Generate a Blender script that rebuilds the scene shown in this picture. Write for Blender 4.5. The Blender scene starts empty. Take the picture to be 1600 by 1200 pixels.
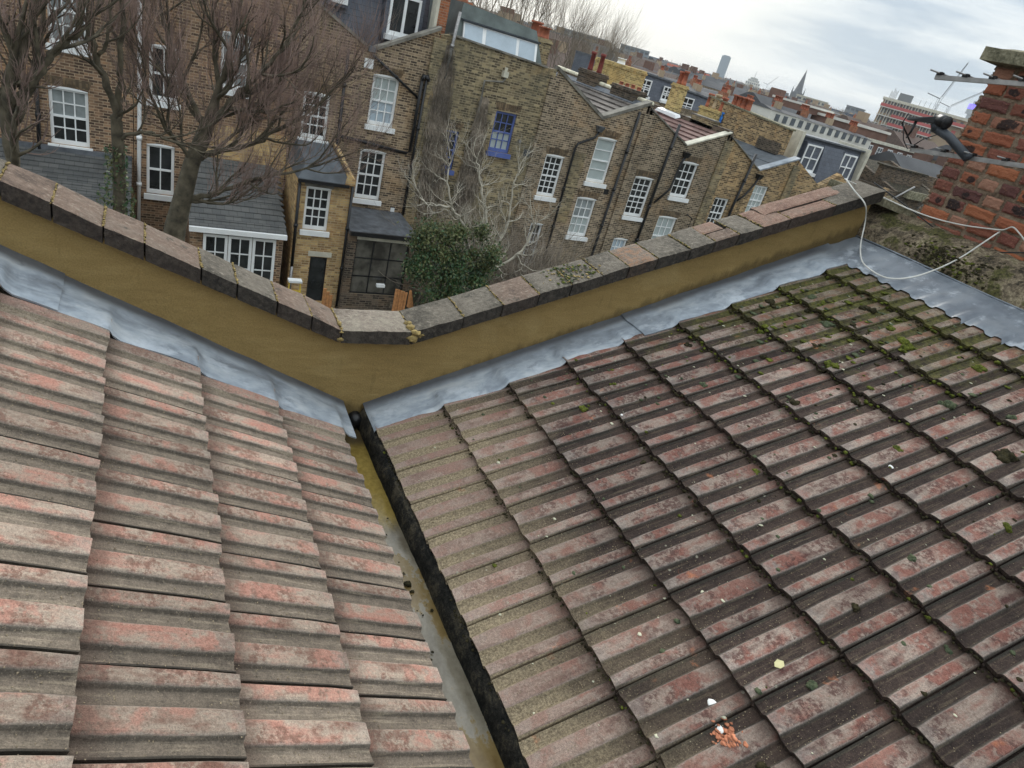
import bpy, math, random
from mathutils import Vector, Matrix, noise as mnoise
random.seed(7)
SC = bpy.context.scene
COL = SC.collection
R = math.radians
PI = math.pi
HAZE_D = 0.00017

# ------------------------------------------------------------------ camera
cam_d = bpy.data.cameras.new("camera")
cam = bpy.data.objects.new("camera", cam_d); COL.objects.link(cam); SC.camera = cam
cam_d.sensor_width = 36.0; cam_d.lens = 36.0 * 1060 / 1600.0
cam_d.clip_start = 0.05; cam_d.clip_end = 9000
_rx = Vector((0.87957178, -0.40758358, 0.24541621))
_uy = Vector((0.00085919, 0.51719356, 0.85586803))
_bz = Vector((-0.47576544, -0.7525865, 0.45525905))
cam.matrix_world = Matrix(((_rx.x, _uy.x, _bz.x, 0), (_rx.y, _uy.y, _bz.y, 0), (_rx.z, _uy.z, _bz.z, 0), (0, 0, 0, 1)))

# ------------------------------------------------------------------ sky, sun, exposure
SUN_AZ, SUN_EL = R(27.0), R(13.0)          # the bright patch in the cloud, ahead and to the right
sun_dir = Vector((math.sin(SUN_AZ) * math.cos(SUN_EL), math.cos(SUN_AZ) * math.cos(SUN_EL), math.sin(SUN_EL)))
world = bpy.data.worlds.new("World"); SC.world = world; world.use_nodes = True
wt = world.node_tree; wt.nodes.clear()
def wn(t, **k):
    n = wt.nodes.new(t)
    for a, b in k.items(): setattr(n, a, b)
    return n
out = wn('ShaderNodeOutputWorld'); bg = wn('ShaderNodeBackground'); bg.inputs['Strength'].default_value = 0.1
sky = wn('ShaderNodeTexSky', sky_type='NISHITA', sun_disc=False, sun_elevation=R(28), sun_rotation=SUN_AZ)
geo = wn('ShaderNodeTexCoord'); mp = wn('ShaderNodeMapping')
mp.inputs['Scale'].default_value = (1.0, 1.0, 8.0); mp.inputs['Rotation'].default_value = (0.12, 0.05, 0.4)
wt.links.new(geo.outputs['Generated'], mp.inputs['Vector'])
nz = wn('ShaderNodeTexNoise'); nz.inputs['Scale'].default_value = 2.1; nz.inputs['Detail'].default_value = 6; nz.inputs['Roughness'].default_value = 0.6
nz.inputs['Distortion'].default_value = 0.5
wt.links.new(mp.outputs[0], nz.inputs['Vector'])
rp = wn('ShaderNodeValToRGB'); cr = rp.color_ramp
cr.elements[0].position = 0.40; cr.elements[0].color = (4.9, 5.85, 6.8, 1)
cr.elements[1].position = 0.58; cr.elements[1].color = (9.2, 9.6, 9.6, 1)
wt.links.new(nz.outputs[0], rp.inputs[0])
dp = wn('ShaderNodeVectorMath', operation='DOT_PRODUCT'); dp.inputs[1].default_value = sun_dir
nrm = wn('ShaderNodeVectorMath', operation='NORMALIZE'); wt.links.new(geo.outputs['Generated'], nrm.inputs[0])
wt.links.new(nrm.outputs[0], dp.inputs[0])
mr = wn('ShaderNodeMapRange'); mr.inputs['From Min'].default_value = 0.92; mr.inputs['From Max'].default_value = 0.995
mr.interpolation_type = 'SMOOTHSTEP'; mr.inputs['To Max'].default_value = 1.0
wt.links.new(dp.outputs['Value'], mr.inputs['Value'])
glow = wn('ShaderNodeMix', data_type='RGBA'); glow.inputs['B'].default_value = (12.0, 11.6, 10.4, 1)
wt.links.new(mr.outputs[0], glow.inputs['Factor']); wt.links.new(rp.outputs[0], glow.inputs['A'])
mx = wn('ShaderNodeMix', data_type='RGBA'); mx.inputs['Factor'].default_value = 0.93
wt.links.new(sky.outputs[0], mx.inputs['A']); wt.links.new(glow.outputs['Result'], mx.inputs['B'])
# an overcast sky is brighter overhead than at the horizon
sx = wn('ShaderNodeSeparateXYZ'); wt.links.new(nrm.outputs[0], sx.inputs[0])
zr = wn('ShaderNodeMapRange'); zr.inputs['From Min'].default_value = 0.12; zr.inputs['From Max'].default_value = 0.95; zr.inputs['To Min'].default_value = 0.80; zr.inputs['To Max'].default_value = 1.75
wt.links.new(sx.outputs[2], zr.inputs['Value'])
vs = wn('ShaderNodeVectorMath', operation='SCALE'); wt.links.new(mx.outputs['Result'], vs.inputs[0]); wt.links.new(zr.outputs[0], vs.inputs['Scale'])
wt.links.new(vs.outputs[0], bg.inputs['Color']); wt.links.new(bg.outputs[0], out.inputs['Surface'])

sd = bpy.data.lights.new("sun", 'SUN'); so = bpy.data.objects.new("sun", sd); COL.objects.link(so)
sd.energy = 1.5; sd.angle = R(18); sd.color = (1.0, 0.96, 0.9)
so.rotation_euler = Vector((-sun_dir.x, -sun_dir.y, -math.sin(R(28)))).to_track_quat('-Z', 'Y').to_euler()

SC.view_settings.view_transform = 'Standard'; SC.view_settings.look = 'None'
SC.view_settings.exposure = 0.42; SC.view_settings.gamma = 1.0; SC.view_settings.use_curve_mapping = False

# ------------------------------------------------------------------ material helper
class Mat:
    def __init__(s, name, rough=0.8, metal=0.0, spec=0.4):
        s.m = bpy.data.materials.new(name); s.m.use_nodes = True; s.t = s.m.node_tree
        s.b = s.t.nodes['Principled BSDF']
        s.b.inputs['Roughness'].default_value = rough; s.b.inputs['Metallic'].default_value = metal
        s.b.inputs['Specular IOR Level'].default_value = spec
        s._tc = None; s._g = None; s._oi = None
    def n(s, t, **k):
        x = s.t.nodes.new(t)
        for a, b in k.items(): setattr(x, a, b)
        return x
    def put(s, sock, v):
        if isinstance(v, (int, float)): sock.default_value = v
        elif isinstance(v, (tuple, list)):
            if len(v) == 3 and len(sock.default_value) == 4: v = tuple(v) + (1,)
            sock.default_value = v
        else: s.t.links.new(v, sock)
    @property
    def obj(s):
        if not s._tc: s._tc = s.n('ShaderNodeTexCoord')
        return s._tc.outputs['Object']
    @property
    def pos(s):
        if not s._g: s._g = s.n('ShaderNodeNewGeometry')
        return s._g.outputs['Position']
    @property
    def nor(s):
        s.pos; return s._g.outputs['True Normal']
    @property
    def rnd(s):
        if not s._oi: s._oi = s.n('ShaderNodeObjectInfo')
        return s._oi.outputs['Random']
    def map(s, v, scale=(1, 1, 1), loc=None, rot=None):
        x = s.n('ShaderNodeMapping'); s.put(x.inputs[0], v); x.inputs['Scale'].default_value = scale
        if loc is not None: s.put(x.inputs['Location'], loc)
        if rot is not None: x.inputs['Rotation'].default_value = rot
        return x.outputs[0]
    def noise(s, v, scale, detail=3, rough=0.55, dist=0.0):
        x = s.n('ShaderNodeTexNoise'); s.put(x.inputs['Vector'], v); x.inputs['Scale'].default_value = scale
        x.inputs['Detail'].default_value = detail; x.inputs['Roughness'].default_value = rough; x.inputs['Distortion'].default_value = dist
        return x.outputs[0]
    def voro(s, v, scale, feat='F1'):
        x = s.n('ShaderNodeTexVoronoi', feature=feat); s.put(x.inputs['Vector'], v); x.inputs['Scale'].default_value = scale
        return x.outputs['Distance'] if feat != 'COL' else x.outputs['Color']
    def sep(s, v):
        x = s.n('ShaderNodeSeparateXYZ'); s.put(x.inputs[0], v); return x.outputs
    def comb(s, a, b, c):
        x = s.n('ShaderNodeCombineXYZ'); s.put(x.inputs[0], a); s.put(x.inputs[1], b); s.put(x.inputs[2], c); return x.outputs[0]
    def math(s, op, a, b=0.0, clamp=False):
        x = s.n('ShaderNodeMath', operation=op, use_clamp=clamp); s.put(x.inputs[0], a); s.put(x.inputs[1], b); return x.outputs[0]
    def step(s, v, a, b, lo=0.0, hi=1.0):
        x = s.n('ShaderNodeMapRange', interpolation_type='SMOOTHSTEP'); s.put(x.inputs[0], v)
        x.inputs[1].default_value = a; x.inputs[2].default_value = b; x.inputs[3].default_value = lo; x.inputs[4].default_value = hi
        return x.outputs[0]
    def mix(s, f, a, b, mode='MIX'):
        x = s.n('ShaderNodeMix', data_type='RGBA', blend_type=mode)
        s.put(x.inputs[0], f); s.put(x.inputs[6], a); s.put(x.inputs[7], b); return x.outputs[2]
    def ramp(s, f, stops, const=False):
        x = s.n('ShaderNodeValToRGB'); r = x.color_ramp
        if const: r.interpolation = 'CONSTANT'
        while len(r.elements) < len(stops): r.elements.new(0.5)
        for e, (p, c) in zip(r.elements, stops): e.position = p; e.color = tuple(c) + (1,)
        s.put(x.inputs[0], f); return x.outputs[0]
    def color(s, c): s.put(s.b.inputs['Base Color'], c); return s
    def rough(s, c): s.put(s.b.inputs['Roughness'], c); return s
    def bump(s, h, strength=0.5, dist=0.01):
        x = s.n('ShaderNodeBump'); x.inputs['Strength'].default_value = strength; x.inputs['Distance'].default_value = dist
        s.put(x.inputs['Height'], h); s.t.links.new(x.outputs[0], s.b.inputs['Normal']); return s

def plain(name, c, rough=0.7, metal=0.0, var=0.15, scale=3.0, bump=0.0):
    m = Mat(name, rough, metal)
    nn = m.noise(m.obj, scale, 4)
    dk = tuple(x * (1 - var * 1.6) for x in c); lt = tuple(min(1, x * (1 + var)) for x in c)
    m.color(m.ramp(nn, [(0.3, dk), (0.7, lt)]))
    if bump: m.bump(m.noise(m.obj, scale * 8, 4), bump, 0.01)
    return m.m

# ------------------------------------------------------------------ mesh helper
WOFF = {}
class MB:
    def __init__(s): s.v = []; s.f = []; s.mi = []; s.cur = 0
    def face(s, pts):
        i = len(s.v); s.v += [tuple(p) for p in pts]; s.f.append(tuple(range(i, i + len(pts)))); s.mi.append(s.cur)
    def box(s, x0, x1, y0, y1, z0, z1):
        i = len(s.v)
        s.v += [(x0,y0,z0),(x1,y0,z0),(x1,y1,z0),(x0,y1,z0),(x0,y0,z1),(x1,y0,z1),(x1,y1,z1),(x0,y1,z1)]
        for q in ((0,3,2,1),(4,5,6,7),(0,1,5,4),(1,2,6,5),(2,3,7,6),(3,0,4,7)):
            s.f.append(tuple(i + k for k in q)); s.mi.append(s.cur)
        return s
    def hexa(s, p):      # eight corners: bottom ring of 4, top ring of 4
        i = len(s.v); s.v += [tuple(q) for q in p]
        for q in ((0,3,2,1),(4,5,6,7),(0,1,5,4),(1,2,6,5),(2,3,7,6),(3,0,4,7)):
            s.f.append(tuple(i + k for k in q)); s.mi.append(s.cur)
        return s
    def prism_y(s, poly, y0, y1):     # poly: (x,z) list
        n = len(poly); i = len(s.v)
        s.v += [(x, y0, z) for x, z in poly] + [(x, y1, z) for x, z in poly]
        s.f.append(tuple(i + k for k in range(n))); s.f.append(tuple(i + n + k for k in reversed(range(n)))); s.mi += [s.cur] * 2
        for k in range(n):
            k2 = (k + 1) % n; s.f.append((i + k, i + n + k, i + n + k2, i + k2)); s.mi.append(s.cur)
        return s
    def prism_x(s, poly, x0, x1):     # poly: (y,z)
        n = len(poly); i = len(s.v)
        s.v += [(x0, y, z) for y, z in poly] + [(x1, y, z) for y, z in poly]
        s.f.append(tuple(i + k for k in range(n))); s.f.append(tuple(i + n + k for k in reversed(range(n)))); s.mi += [s.cur] * 2
        for k in range(n):
            k2 = (k + 1) % n; s.f.append((i + k, i + n + k, i + n + k2, i + k2)); s.mi.append(s.cur)
        return s
    def tube(s, pts, rad, n=6, caps=True):
        pts = [Vector(p) for p in pts]
        if isinstance(rad, (int, float)): rad = [rad] * len(pts)
        i = len(s.v); up = None
        for k, p in enumerate(pts):
            d = (pts[min(k + 1, len(pts) - 1)] - pts[max(k - 1, 0)])
            if d.length < 1e-9: d = Vector((0, 0, 1))
            d.normalize()
            if up is None:
                up = Vector((0, 0, 1)) if abs(d.z) < 0.9 else Vector((1, 0, 0))
            a = d.cross(up)
            if a.length < 1e-6: a = d.orthogonal()
            a.normalize(); b = d.cross(a); up = -b if False else up
            for j in range(n):
                t = 2 * PI * j / n
                s.v.append(tuple(p + (a * math.cos(t) + b * math.sin(t)) * rad[k]))
        for k in range(len(pts) - 1):
            for j in range(n):
                j2 = (j + 1) % n
                s.f.append((i + k * n + j, i + k * n + j2, i + (k + 1) * n + j2, i + (k + 1) * n + j)); s.mi.append(s.cur)
        if caps and n > 3:
            s.f.append(tuple(i + j for j in reversed(range(n)))); s.f.append(tuple(i + (len(pts) - 1) * n + j for j in range(n))); s.mi += [s.cur] * 2
        return s
    def grid(s, fn, nu, nv):
        i = len(s.v)
        for a in range(nu + 1):
            for b in range(nv + 1): s.v.append(tuple(fn(a / nu, b / nv)))
        for a in range(nu):
            for b in range(nv):
                k = i + a * (nv + 1) + b
                s.f.append((k, k + 1, k + nv + 2, k + nv + 1)); s.mi.append(s.cur)
        return s
    def mesh(s, name, mats, smooth=False):
        me = bpy.data.meshes.new(name); me.from_pydata(s.v, [], s.f)
        for m in (mats if isinstance(mats, (list, tuple)) else [mats]): me.materials.append(m)
        if any(s.mi): me.polygons.foreach_set('material_index', s.mi)
        if smooth: me.polygons.foreach_set('use_smooth', [True] * len(me.polygons))
        me.update(); return me
    def build(s, name, mats, parent=None, smooth=False, **props):
        return put(name, s.mesh(name, mats, smooth), parent, **props)

def put(name, me, parent=None, loc=None, rot=None, label=None, cat=None, group=None, kind=None):
    o = bpy.data.objects.new(name, me); COL.objects.link(o)
    if parent is not None:
        o.parent = parent; off = WOFF.get(parent.name, Vector((0, 0, 0)))
        o.location = (Vector(loc) if loc is not None else Vector((0, 0, 0))) - off
    elif loc is not None: o.location = loc
    WOFF[o.name] = Vector(loc) if loc is not None else Vector((0, 0, 0))
    if rot is not None: o.rotation_euler = rot
    tagp(o, label, cat, group, kind); return o
def tagp(o, label=None, cat=None, group=None, kind=None):
    if label: o['label'] = label
    if cat: o['category'] = cat
    if group: o['group'] = group
    if kind: o['kind'] = kind
def thing(name, label, cat, loc=(0, 0, 0), group=None):
    o = bpy.data.objects.new(name, None); COL.objects.link(o); o.location = loc; o.empty_display_size = 0.1
    WOFF[o.name] = Vector(loc); tagp(o, label, cat, group); return o
def fbm(x, y, z=0.0, o=3): return mnoise.fractal(Vector((x, y, z)), 1.0, 2.0, o)
def U(a, b): return random.uniform(a, b)

# ------------------------------------------------------------------ materials
def tile_mat(name, rib1, rib2, rib3, tro1, tro2, dust, dustmask, lich, moss, edgec=(0.30, 0.26, 0.22)):
    m = Mat(name, 0.9, spec=0.25)
    off = m.math('MULTIPLY', m.rnd, 71.0); ov = m.comb(off, off, 0.0)
    vo = m.n('ShaderNodeVectorMath', operation='ADD'); m.put(vo.inputs[0], m.obj); m.put(vo.inputs[1], ov); vo = vo.outputs[0]
    z = m.sep(m.obj)[2]
    st = m.map(vo, (9, 2.6, 1))
    n1 = m.noise(st, 1.6, 5, 0.6); n2 = m.noise(vo, 34, 4, 0.65); grit = m.noise(vo, 330, 2, 0.6)
    rib = m.ramp(m.math('ADD', m.math('MULTIPLY', n1, 0.75), m.math('MULTIPLY', n2, 0.25)), [(0.36, rib1), (0.50, rib2), (0.64, rib3)])
    rib = m.mix(m.math('MULTIPLY', m.step(m.noise(vo, 7, 4), 0.47, 0.54), m.step(m.noise(vo, 55, 4, 0.75), 0.42, 0.56, 0, 0.8)), rib, rib1)
    rib = m.mix(m.math('MULTIPLY', m.step(m.noise(m.map(vo, (1, 1, 1), (3.3, 9.1, 0)), 6, 4), 0.50, 0.57), m.step(n2, 0.36, 0.5, 0, 0.75)), rib, rib3)
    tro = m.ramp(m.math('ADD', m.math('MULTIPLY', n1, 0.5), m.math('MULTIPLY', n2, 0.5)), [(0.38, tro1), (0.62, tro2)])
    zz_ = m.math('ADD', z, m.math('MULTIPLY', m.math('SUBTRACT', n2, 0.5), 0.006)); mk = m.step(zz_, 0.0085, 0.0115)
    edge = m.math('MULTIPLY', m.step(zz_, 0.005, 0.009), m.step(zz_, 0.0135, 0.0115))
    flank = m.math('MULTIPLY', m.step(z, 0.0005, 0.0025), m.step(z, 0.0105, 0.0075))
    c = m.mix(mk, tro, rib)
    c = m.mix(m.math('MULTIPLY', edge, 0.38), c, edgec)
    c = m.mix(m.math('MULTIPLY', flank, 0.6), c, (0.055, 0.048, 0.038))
    strk = m.noise(m.map(vo, (95, 5, 1)), 1.0, 4, 0.6)
    c = m.mix(m.math('MULTIPLY', m.math('SUBTRACT', 1.0, mk), m.step(strk, 0.52, 0.66, 0, 0.45 if name[0:4] == 'worn' else 0.16)), c, dust)
    c = m.mix(m.math('MULTIPLY', m.step(m.noise(vo, 170, 3, 0.75), 0.58, 0.66, 0, 0.45 if name[0:4] == 'worn' else 0.25), m.math('SUBTRACT', 1.0, m.math('MULTIPLY', mk, 0.6))), c, dust)
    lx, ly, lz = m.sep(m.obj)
    c = m.mix(m.step(lx, 0.010, 0.004, 0, 0.85), c, (0.03, 0.026, 0.02))  # joint dirt line; its dark colour also stands in for the hidden groove shading
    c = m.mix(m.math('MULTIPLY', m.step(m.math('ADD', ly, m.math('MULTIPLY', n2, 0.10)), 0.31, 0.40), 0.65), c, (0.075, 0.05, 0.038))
    shade = m.math('ADD', m.math('MULTIPLY', m.rnd, 0.45), 0.77)
    c = m.mix(1.0, c, m.comb(shade, shade, shade), 'MULTIPLY')
    if dustmask:
        px, py, pz = m.sep(m.pos)
        pn = m.noise(m.pos, 2.6, 4)
        e = m.math('ADD', m.math('MULTIPLY', px, dustmask[0]), m.math('ADD', m.math('MULTIPLY', py, dustmask[1]), m.math('MULTIPLY', pn, dustmask[2])))
        dm = m.step(e, dustmask[3], dustmask[4])
        dfac = m.math('MULTIPLY', dm, m.math('SUBTRACT', 1.0, m.math('MULTIPLY', mk, 0.72)))
        sp = m.step(m.noise(m.pos, 120, 3, 0.7), 0.40, 0.6, 0.5, 1.0)
        c = m.mix(m.math('MULTIPLY', m.math('MULTIPLY', dfac, sp), 0.95), c, dust)
        c = m.mix(m.math('MULTIPLY', dm, m.math('MULTIPLY', mk, 0.4)), c, (0.32, 0.215, 0.18))
    if moss:
        px, py, pz = m.sep(m.pos)
        e = m.math('ADD', m.math('MULTIPLY', px, moss[0]), m.math('ADD', m.math('MULTIPLY', py, moss[1]), m.math('MULTIPLY', m.noise(m.pos, 5, 5, 0.65), 3.0)))
        mm = m.math('MULTIPLY', m.step(e, moss[2], moss[3]), m.math('SUBTRACT', 1.0, m.math('MULTIPLY', mk, 0.6)))
        c = m.mix(m.math('MULTIPLY', mm, 0.8), c, m.ramp(n2, [(0.35, (0.035, 0.035, 0.013)), (0.65, (0.13, 0.125, 0.03))]))
        orr = m.step(m.noise(m.pos, 7.5, 3, 0.5), 0.68, 0.74, 0, 0.5)
        c = m.mix(m.math('MULTIPLY', orr, m.step(n2, 0.40, 0.6)), c, (0.42, 0.15, 0.065))
    if lich:
        vd = m.voro(m.map(m.pos, (1, 1, 1)), lich)
        c = m.mix(m.math('MULTIPLY', m.step(vd, 0.075, 0.045, 0, 0.6), m.step(m.noise(m.pos, 3, 2), 0.5, 0.6)), c, (0.36, 0.34, 0.26))
    gm = m.math('ADD', m.math('ADD', m.math('MULTIPLY', grit, 1.2), m.math('MULTIPLY', m.noise(vo, 130, 4, 0.75), 1.3)), -0.25)
    c = m.mix(1.0, c, m.comb(gm, gm, gm), 'MULTIPLY')
    m.color(c)
    h = m.math('ADD', m.math('MULTIPLY', grit, 0.5), m.math('ADD', m.noise(vo, 90, 3), m.math('MULTIPLY', n2, 0.6)))
    m.bump(h, 0.9, 0.005)
    return m.m
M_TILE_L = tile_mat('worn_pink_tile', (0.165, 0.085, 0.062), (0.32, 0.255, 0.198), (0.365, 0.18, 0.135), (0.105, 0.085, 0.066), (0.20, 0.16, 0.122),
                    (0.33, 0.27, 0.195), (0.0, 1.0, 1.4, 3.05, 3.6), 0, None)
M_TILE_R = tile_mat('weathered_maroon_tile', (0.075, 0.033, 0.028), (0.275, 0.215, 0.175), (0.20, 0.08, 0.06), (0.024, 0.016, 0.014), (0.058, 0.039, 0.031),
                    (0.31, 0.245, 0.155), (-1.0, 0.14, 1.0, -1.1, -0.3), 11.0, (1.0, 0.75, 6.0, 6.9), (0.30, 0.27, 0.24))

def lead_mat():
    m = Mat('lead_sheet', 0.6, metal=0.05, spec=0.5)
    a = m.noise(m.map(m.pos, (1.5, 3.4, 1.5)), 2.3, 6, 0.62, 0.5); b = m.noise(m.pos, 26, 4, 0.6)
    c = m.ramp(m.math('ADD', m.math('MULTIPLY', a, 0.8), m.math('MULTIPLY', b, 0.2)),
               [(0.30, (0.14, 0.16, 0.185)), (0.43, (0.22, 0.25, 0.285)), (0.52, (0.31, 0.35, 0.39)), (0.62, (0.42, 0.45, 0.47)), (0.72, (0.27, 0.305, 0.345))])
    px, py, pz = m.sep(m.pos)
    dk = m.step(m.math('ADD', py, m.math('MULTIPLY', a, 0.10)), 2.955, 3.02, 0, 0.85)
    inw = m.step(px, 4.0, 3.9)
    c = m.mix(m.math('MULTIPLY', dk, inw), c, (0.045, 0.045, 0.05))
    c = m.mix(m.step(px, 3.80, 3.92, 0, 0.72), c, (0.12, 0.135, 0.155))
    c = m.mix(m.math('MULTIPLY', m.step(m.noise(m.pos, 5, 5, 0.7), 0.54, 0.66, 0, 0.55), m.step(py, 2.93, 2.85)), c, (0.50, 0.54, 0.58))
    c = m.mix(m.step(m.noise(m.pos, 9, 5, 0.7), 0.38, 0.30, 0, 0.4), c, (0.10, 0.11, 0.125))
    m.color(c); m.rough(m.step(b, 0.3, 0.7, 0.32, 0.55)); m.bump(m.math('ADD', a, m.math('MULTIPLY', b, 0.3)), 0.35, 0.008)
    return m.m
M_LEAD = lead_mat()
M_LEAD_DARK = plain('old_lead', (0.13, 0.14, 0.155), 0.5, 0.3, 0.3, 4, 0.2)

def render_mat():
    m = Mat('fresh_sand_cement_render', 0.85, spec=0.2)
    a = m.noise(m.pos, 1.3, 4); b = m.noise(m.pos, 160, 3, 0.7); c2 = m.noise(m.map(m.pos, (2, 2, 9)), 3, 4)
    c = m.ramp(m.math('ADD', m.math('MULTIPLY', a, 0.55), m.math('MULTIPLY', c2, 0.45)), [(0.33, (0.22, 0.150, 0.058)), (0.52, (0.265, 0.182, 0.070)), (0.68, (0.31, 0.22, 0.09))])
    px, py, pz = m.sep(m.pos)
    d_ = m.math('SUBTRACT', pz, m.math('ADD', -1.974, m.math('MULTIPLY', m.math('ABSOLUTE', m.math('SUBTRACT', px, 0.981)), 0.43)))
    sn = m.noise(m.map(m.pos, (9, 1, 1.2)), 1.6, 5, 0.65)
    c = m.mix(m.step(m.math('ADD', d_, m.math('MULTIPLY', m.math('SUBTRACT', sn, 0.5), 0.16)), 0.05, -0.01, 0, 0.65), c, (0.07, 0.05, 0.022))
    c = m.mix(m.step(sn, 0.58, 0.72, 0, 0.35), c, (0.13, 0.09, 0.035))
    c = m.mix(m.step(m.noise(m.pos, 2.4, 5, 0.6), 0.56, 0.66, 0, 0.3), c, (0.36, 0.27, 0.12))
    g = m.math('ADD', m.math('MULTIPLY', b, 0.9), 0.55)
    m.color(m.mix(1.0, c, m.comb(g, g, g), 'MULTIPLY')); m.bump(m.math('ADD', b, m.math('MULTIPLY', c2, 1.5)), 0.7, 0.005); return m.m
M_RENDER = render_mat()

def coping_mat(name, c1, c2, c3):
    m = Mat(name, 0.85, spec=0.25)
    off = m.math('MULTIPLY', m.rnd, 53.0)
    vo = m.n('ShaderNodeVectorMath', operation='ADD'); m.put(vo.inputs[0], m.pos); m.put(vo.inputs[1], m.comb(off, 0.0, off)); vo = vo.outputs[0]
    a = m.noise(vo, 5, 5, 0.62); b = m.noise(vo, 42, 5, 0.7); fine = m.noise(vo, 220, 3, 0.6)
    c = m.ramp(m.math('ADD', m.math('MULTIPLY', a, 0.55), m.math('MULTIPLY', b, 0.45)), [(0.38, c1), (0.5, c2), (0.62, c3)])
    c = m.mix(m.step(b, 0.58, 0.68, 0, 0.4), c, (0.42, 0.38, 0.30))
    c = m.mix(m.step(m.noise(vo, 85, 5, 0.75), 0.40, 0.34, 0, 0.5), c, (0.05, 0.042, 0.035))
    c = m.mix(m.math('MULTIPLY', m.step(a, 0.5, 0.58), m.step(fine, 0.4, 0.55, 0, 0.5)), c, (0.12, 0.10, 0.08))
    c = m.mix(m.step(m.noise(vo, 13, 4, 0.6), 0.62, 0.70, 0, 0.7), c, (0.055, 0.05, 0.04))
    g = m.math('ADD', m.math('MULTIPLY', fine, 0.9), 0.55)
    c = m.mix(1.0, c, m.comb(g, g, g), 'MULTIPLY')
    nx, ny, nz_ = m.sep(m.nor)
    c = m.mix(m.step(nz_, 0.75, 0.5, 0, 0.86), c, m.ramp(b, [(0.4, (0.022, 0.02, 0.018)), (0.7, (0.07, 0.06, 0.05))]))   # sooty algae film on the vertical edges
    m.color(c); m.bump(m.math('ADD', m.math('MULTIPLY', b, 1.6), m.math('MULTIPLY', fine, 0.6)), 1.0, 0.010); return m.m
M_COP = {'red': coping_mat('red_coping', (0.10, 0.07, 0.053), (0.20, 0.14, 0.105), (0.28, 0.21, 0.16)),
         'grey': coping_mat('grey_coping', (0.065, 0.057, 0.044), (0.145, 0.125, 0.098), (0.235, 0.205, 0.16)),
         'pale': coping_mat('pale_coping', (0.14, 0.11, 0.085), (0.26, 0.215, 0.17), (0.40, 0.35, 0.27)),
         'orange': coping_mat('orange_coping', (0.14, 0.12, 0.095), (0.22, 0.17, 0.13), (0.40, 0.19, 0.09)),
         'terracotta': coping_mat('terracotta_coping', (0.17, 0.095, 0.07), (0.27, 0.165, 0.12), (0.34, 0.22, 0.16))}
M_MORTAR_Y = plain('yellow_mortar', (0.32, 0.235, 0.09), 0.9, 0, 0.35, 30, 0.5)
def mossm(name, a, b):
    m = Mat(name, 0.95, spec=0.1); n_ = m.noise(m.pos, 45, 4, 0.7)
    m.color(m.ramp(n_, [(0.35, a), (0.65, b)])); m.bump(m.noise(m.pos, 220, 3, 0.7), 1.0, 0.008); return m.m
M_MOSS_D = mossm('dark_moss', (0.018, 0.017, 0.010), (0.065, 0.055, 0.028))
M_MOSS_G = mossm('green_moss', (0.045, 0.055, 0.012), (0.17, 0.19, 0.035))
M_MOSS_B = mossm('grey_green_moss', (0.05, 0.065, 0.04), (0.14, 0.16, 0.09))

def brick_mat():
    m = Mat('chimney_brick', 0.88, spec=0.25)
    off = m.math('MULTIPLY', m.rnd, 91.0)
    vo = m.n('ShaderNodeVectorMath', operation='ADD'); m.put(vo.inputs[0], m.obj); m.put(vo.inputs[1], m.comb(off, off, off)); vo = vo.outputs[0]
    base = m.ramp(m.rnd, [(0.0, (0.27, 0.09, 0.05)), (0.25, (0.36, 0.13, 0.06)), (0.45, (0.20, 0.075, 0.055)), (0.6, (0.11, 0.05, 0.045)), (0.8, (0.25, 0.09, 0.055)), (1.0, (0.34, 0.19, 0.13))])
    a = m.noise(vo, 11, 3, 0.5); b = m.noise(vo, 70, 4, 0.7)
    wv = m.math('FRACT', m.math('MULTIPLY', m.rnd, 17.3))
    ox, oy, oz = m.sep(m.obj); oy = m.math('SUBTRACT', oy, m.math('MULTIPLY', m.math('SUBTRACT', wv, 0.5), 0.05))
    rr_ = m.math('SQRT', m.math('ADD', m.math('MULTIPLY', oy, oy), m.math('MULTIPLY', m.math('MULTIPLY', oz, oz), 2.2)))
    thr = m.math('ADD', m.math('MULTIPLY', m.math('SUBTRACT', a, 0.5), 0.13), m.math('SUBTRACT', m.math('SUBTRACT', m.math('MULTIPLY', m.math('FRACT', m.math('MULTIPLY', m.rnd, 7.7)), 0.13), 0.055), rr_))
    c = m.mix(m.step(thr, 0.0, 0.012, 0, 0.93), base, (0.022, 0.018, 0.018))
    c = m.mix(m.step(b, 0.56, 0.72, 0, 0.6), c, (0.40, 0.20, 0.12))
    c = m.mix(m.step(b, 0.42, 0.32, 0, 0.5), c, (0.13, 0.045, 0.03))
    m.color(c); m.bump(m.math('ADD', b, m.noise(vo, 25, 3)), 0.9, 0.007); return m.m
M_BRICK = brick_mat()
def mortar_mat(name, a, b, c_, mossy=0):
    m = Mat(name, 0.95, spec=0.15); n1 = m.noise(m.pos, 9, 5, 0.65); n2 = m.noise(m.pos, 60, 4, 0.7)
    c = m.ramp(m.math('ADD', m.math('MULTIPLY', n1, 0.6), m.math('MULTIPLY', n2, 0.4)), [(0.40, a), (0.5, b), (0.60, c_)])
    if mossy:
        c = m.mix(m.step(m.noise(m.pos, 4.5, 5, 0.65), 0.52, 0.60, 0, 0.9), c, m.ramp(n2, [(0.35, (0.02, 0.022, 0.01)), (0.65, (0.085, 0.085, 0.02))]))
    m.color(c); m.bump(m.math('ADD', n1, m.math('MULTIPLY', n2, 0.6)), 0.9, 0.02); return m.m
M_MORTAR = mortar_mat('old_lime_mortar', (0.12, 0.085, 0.06), (0.21, 0.15, 0.105), (0.28, 0.215, 0.15))
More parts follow.
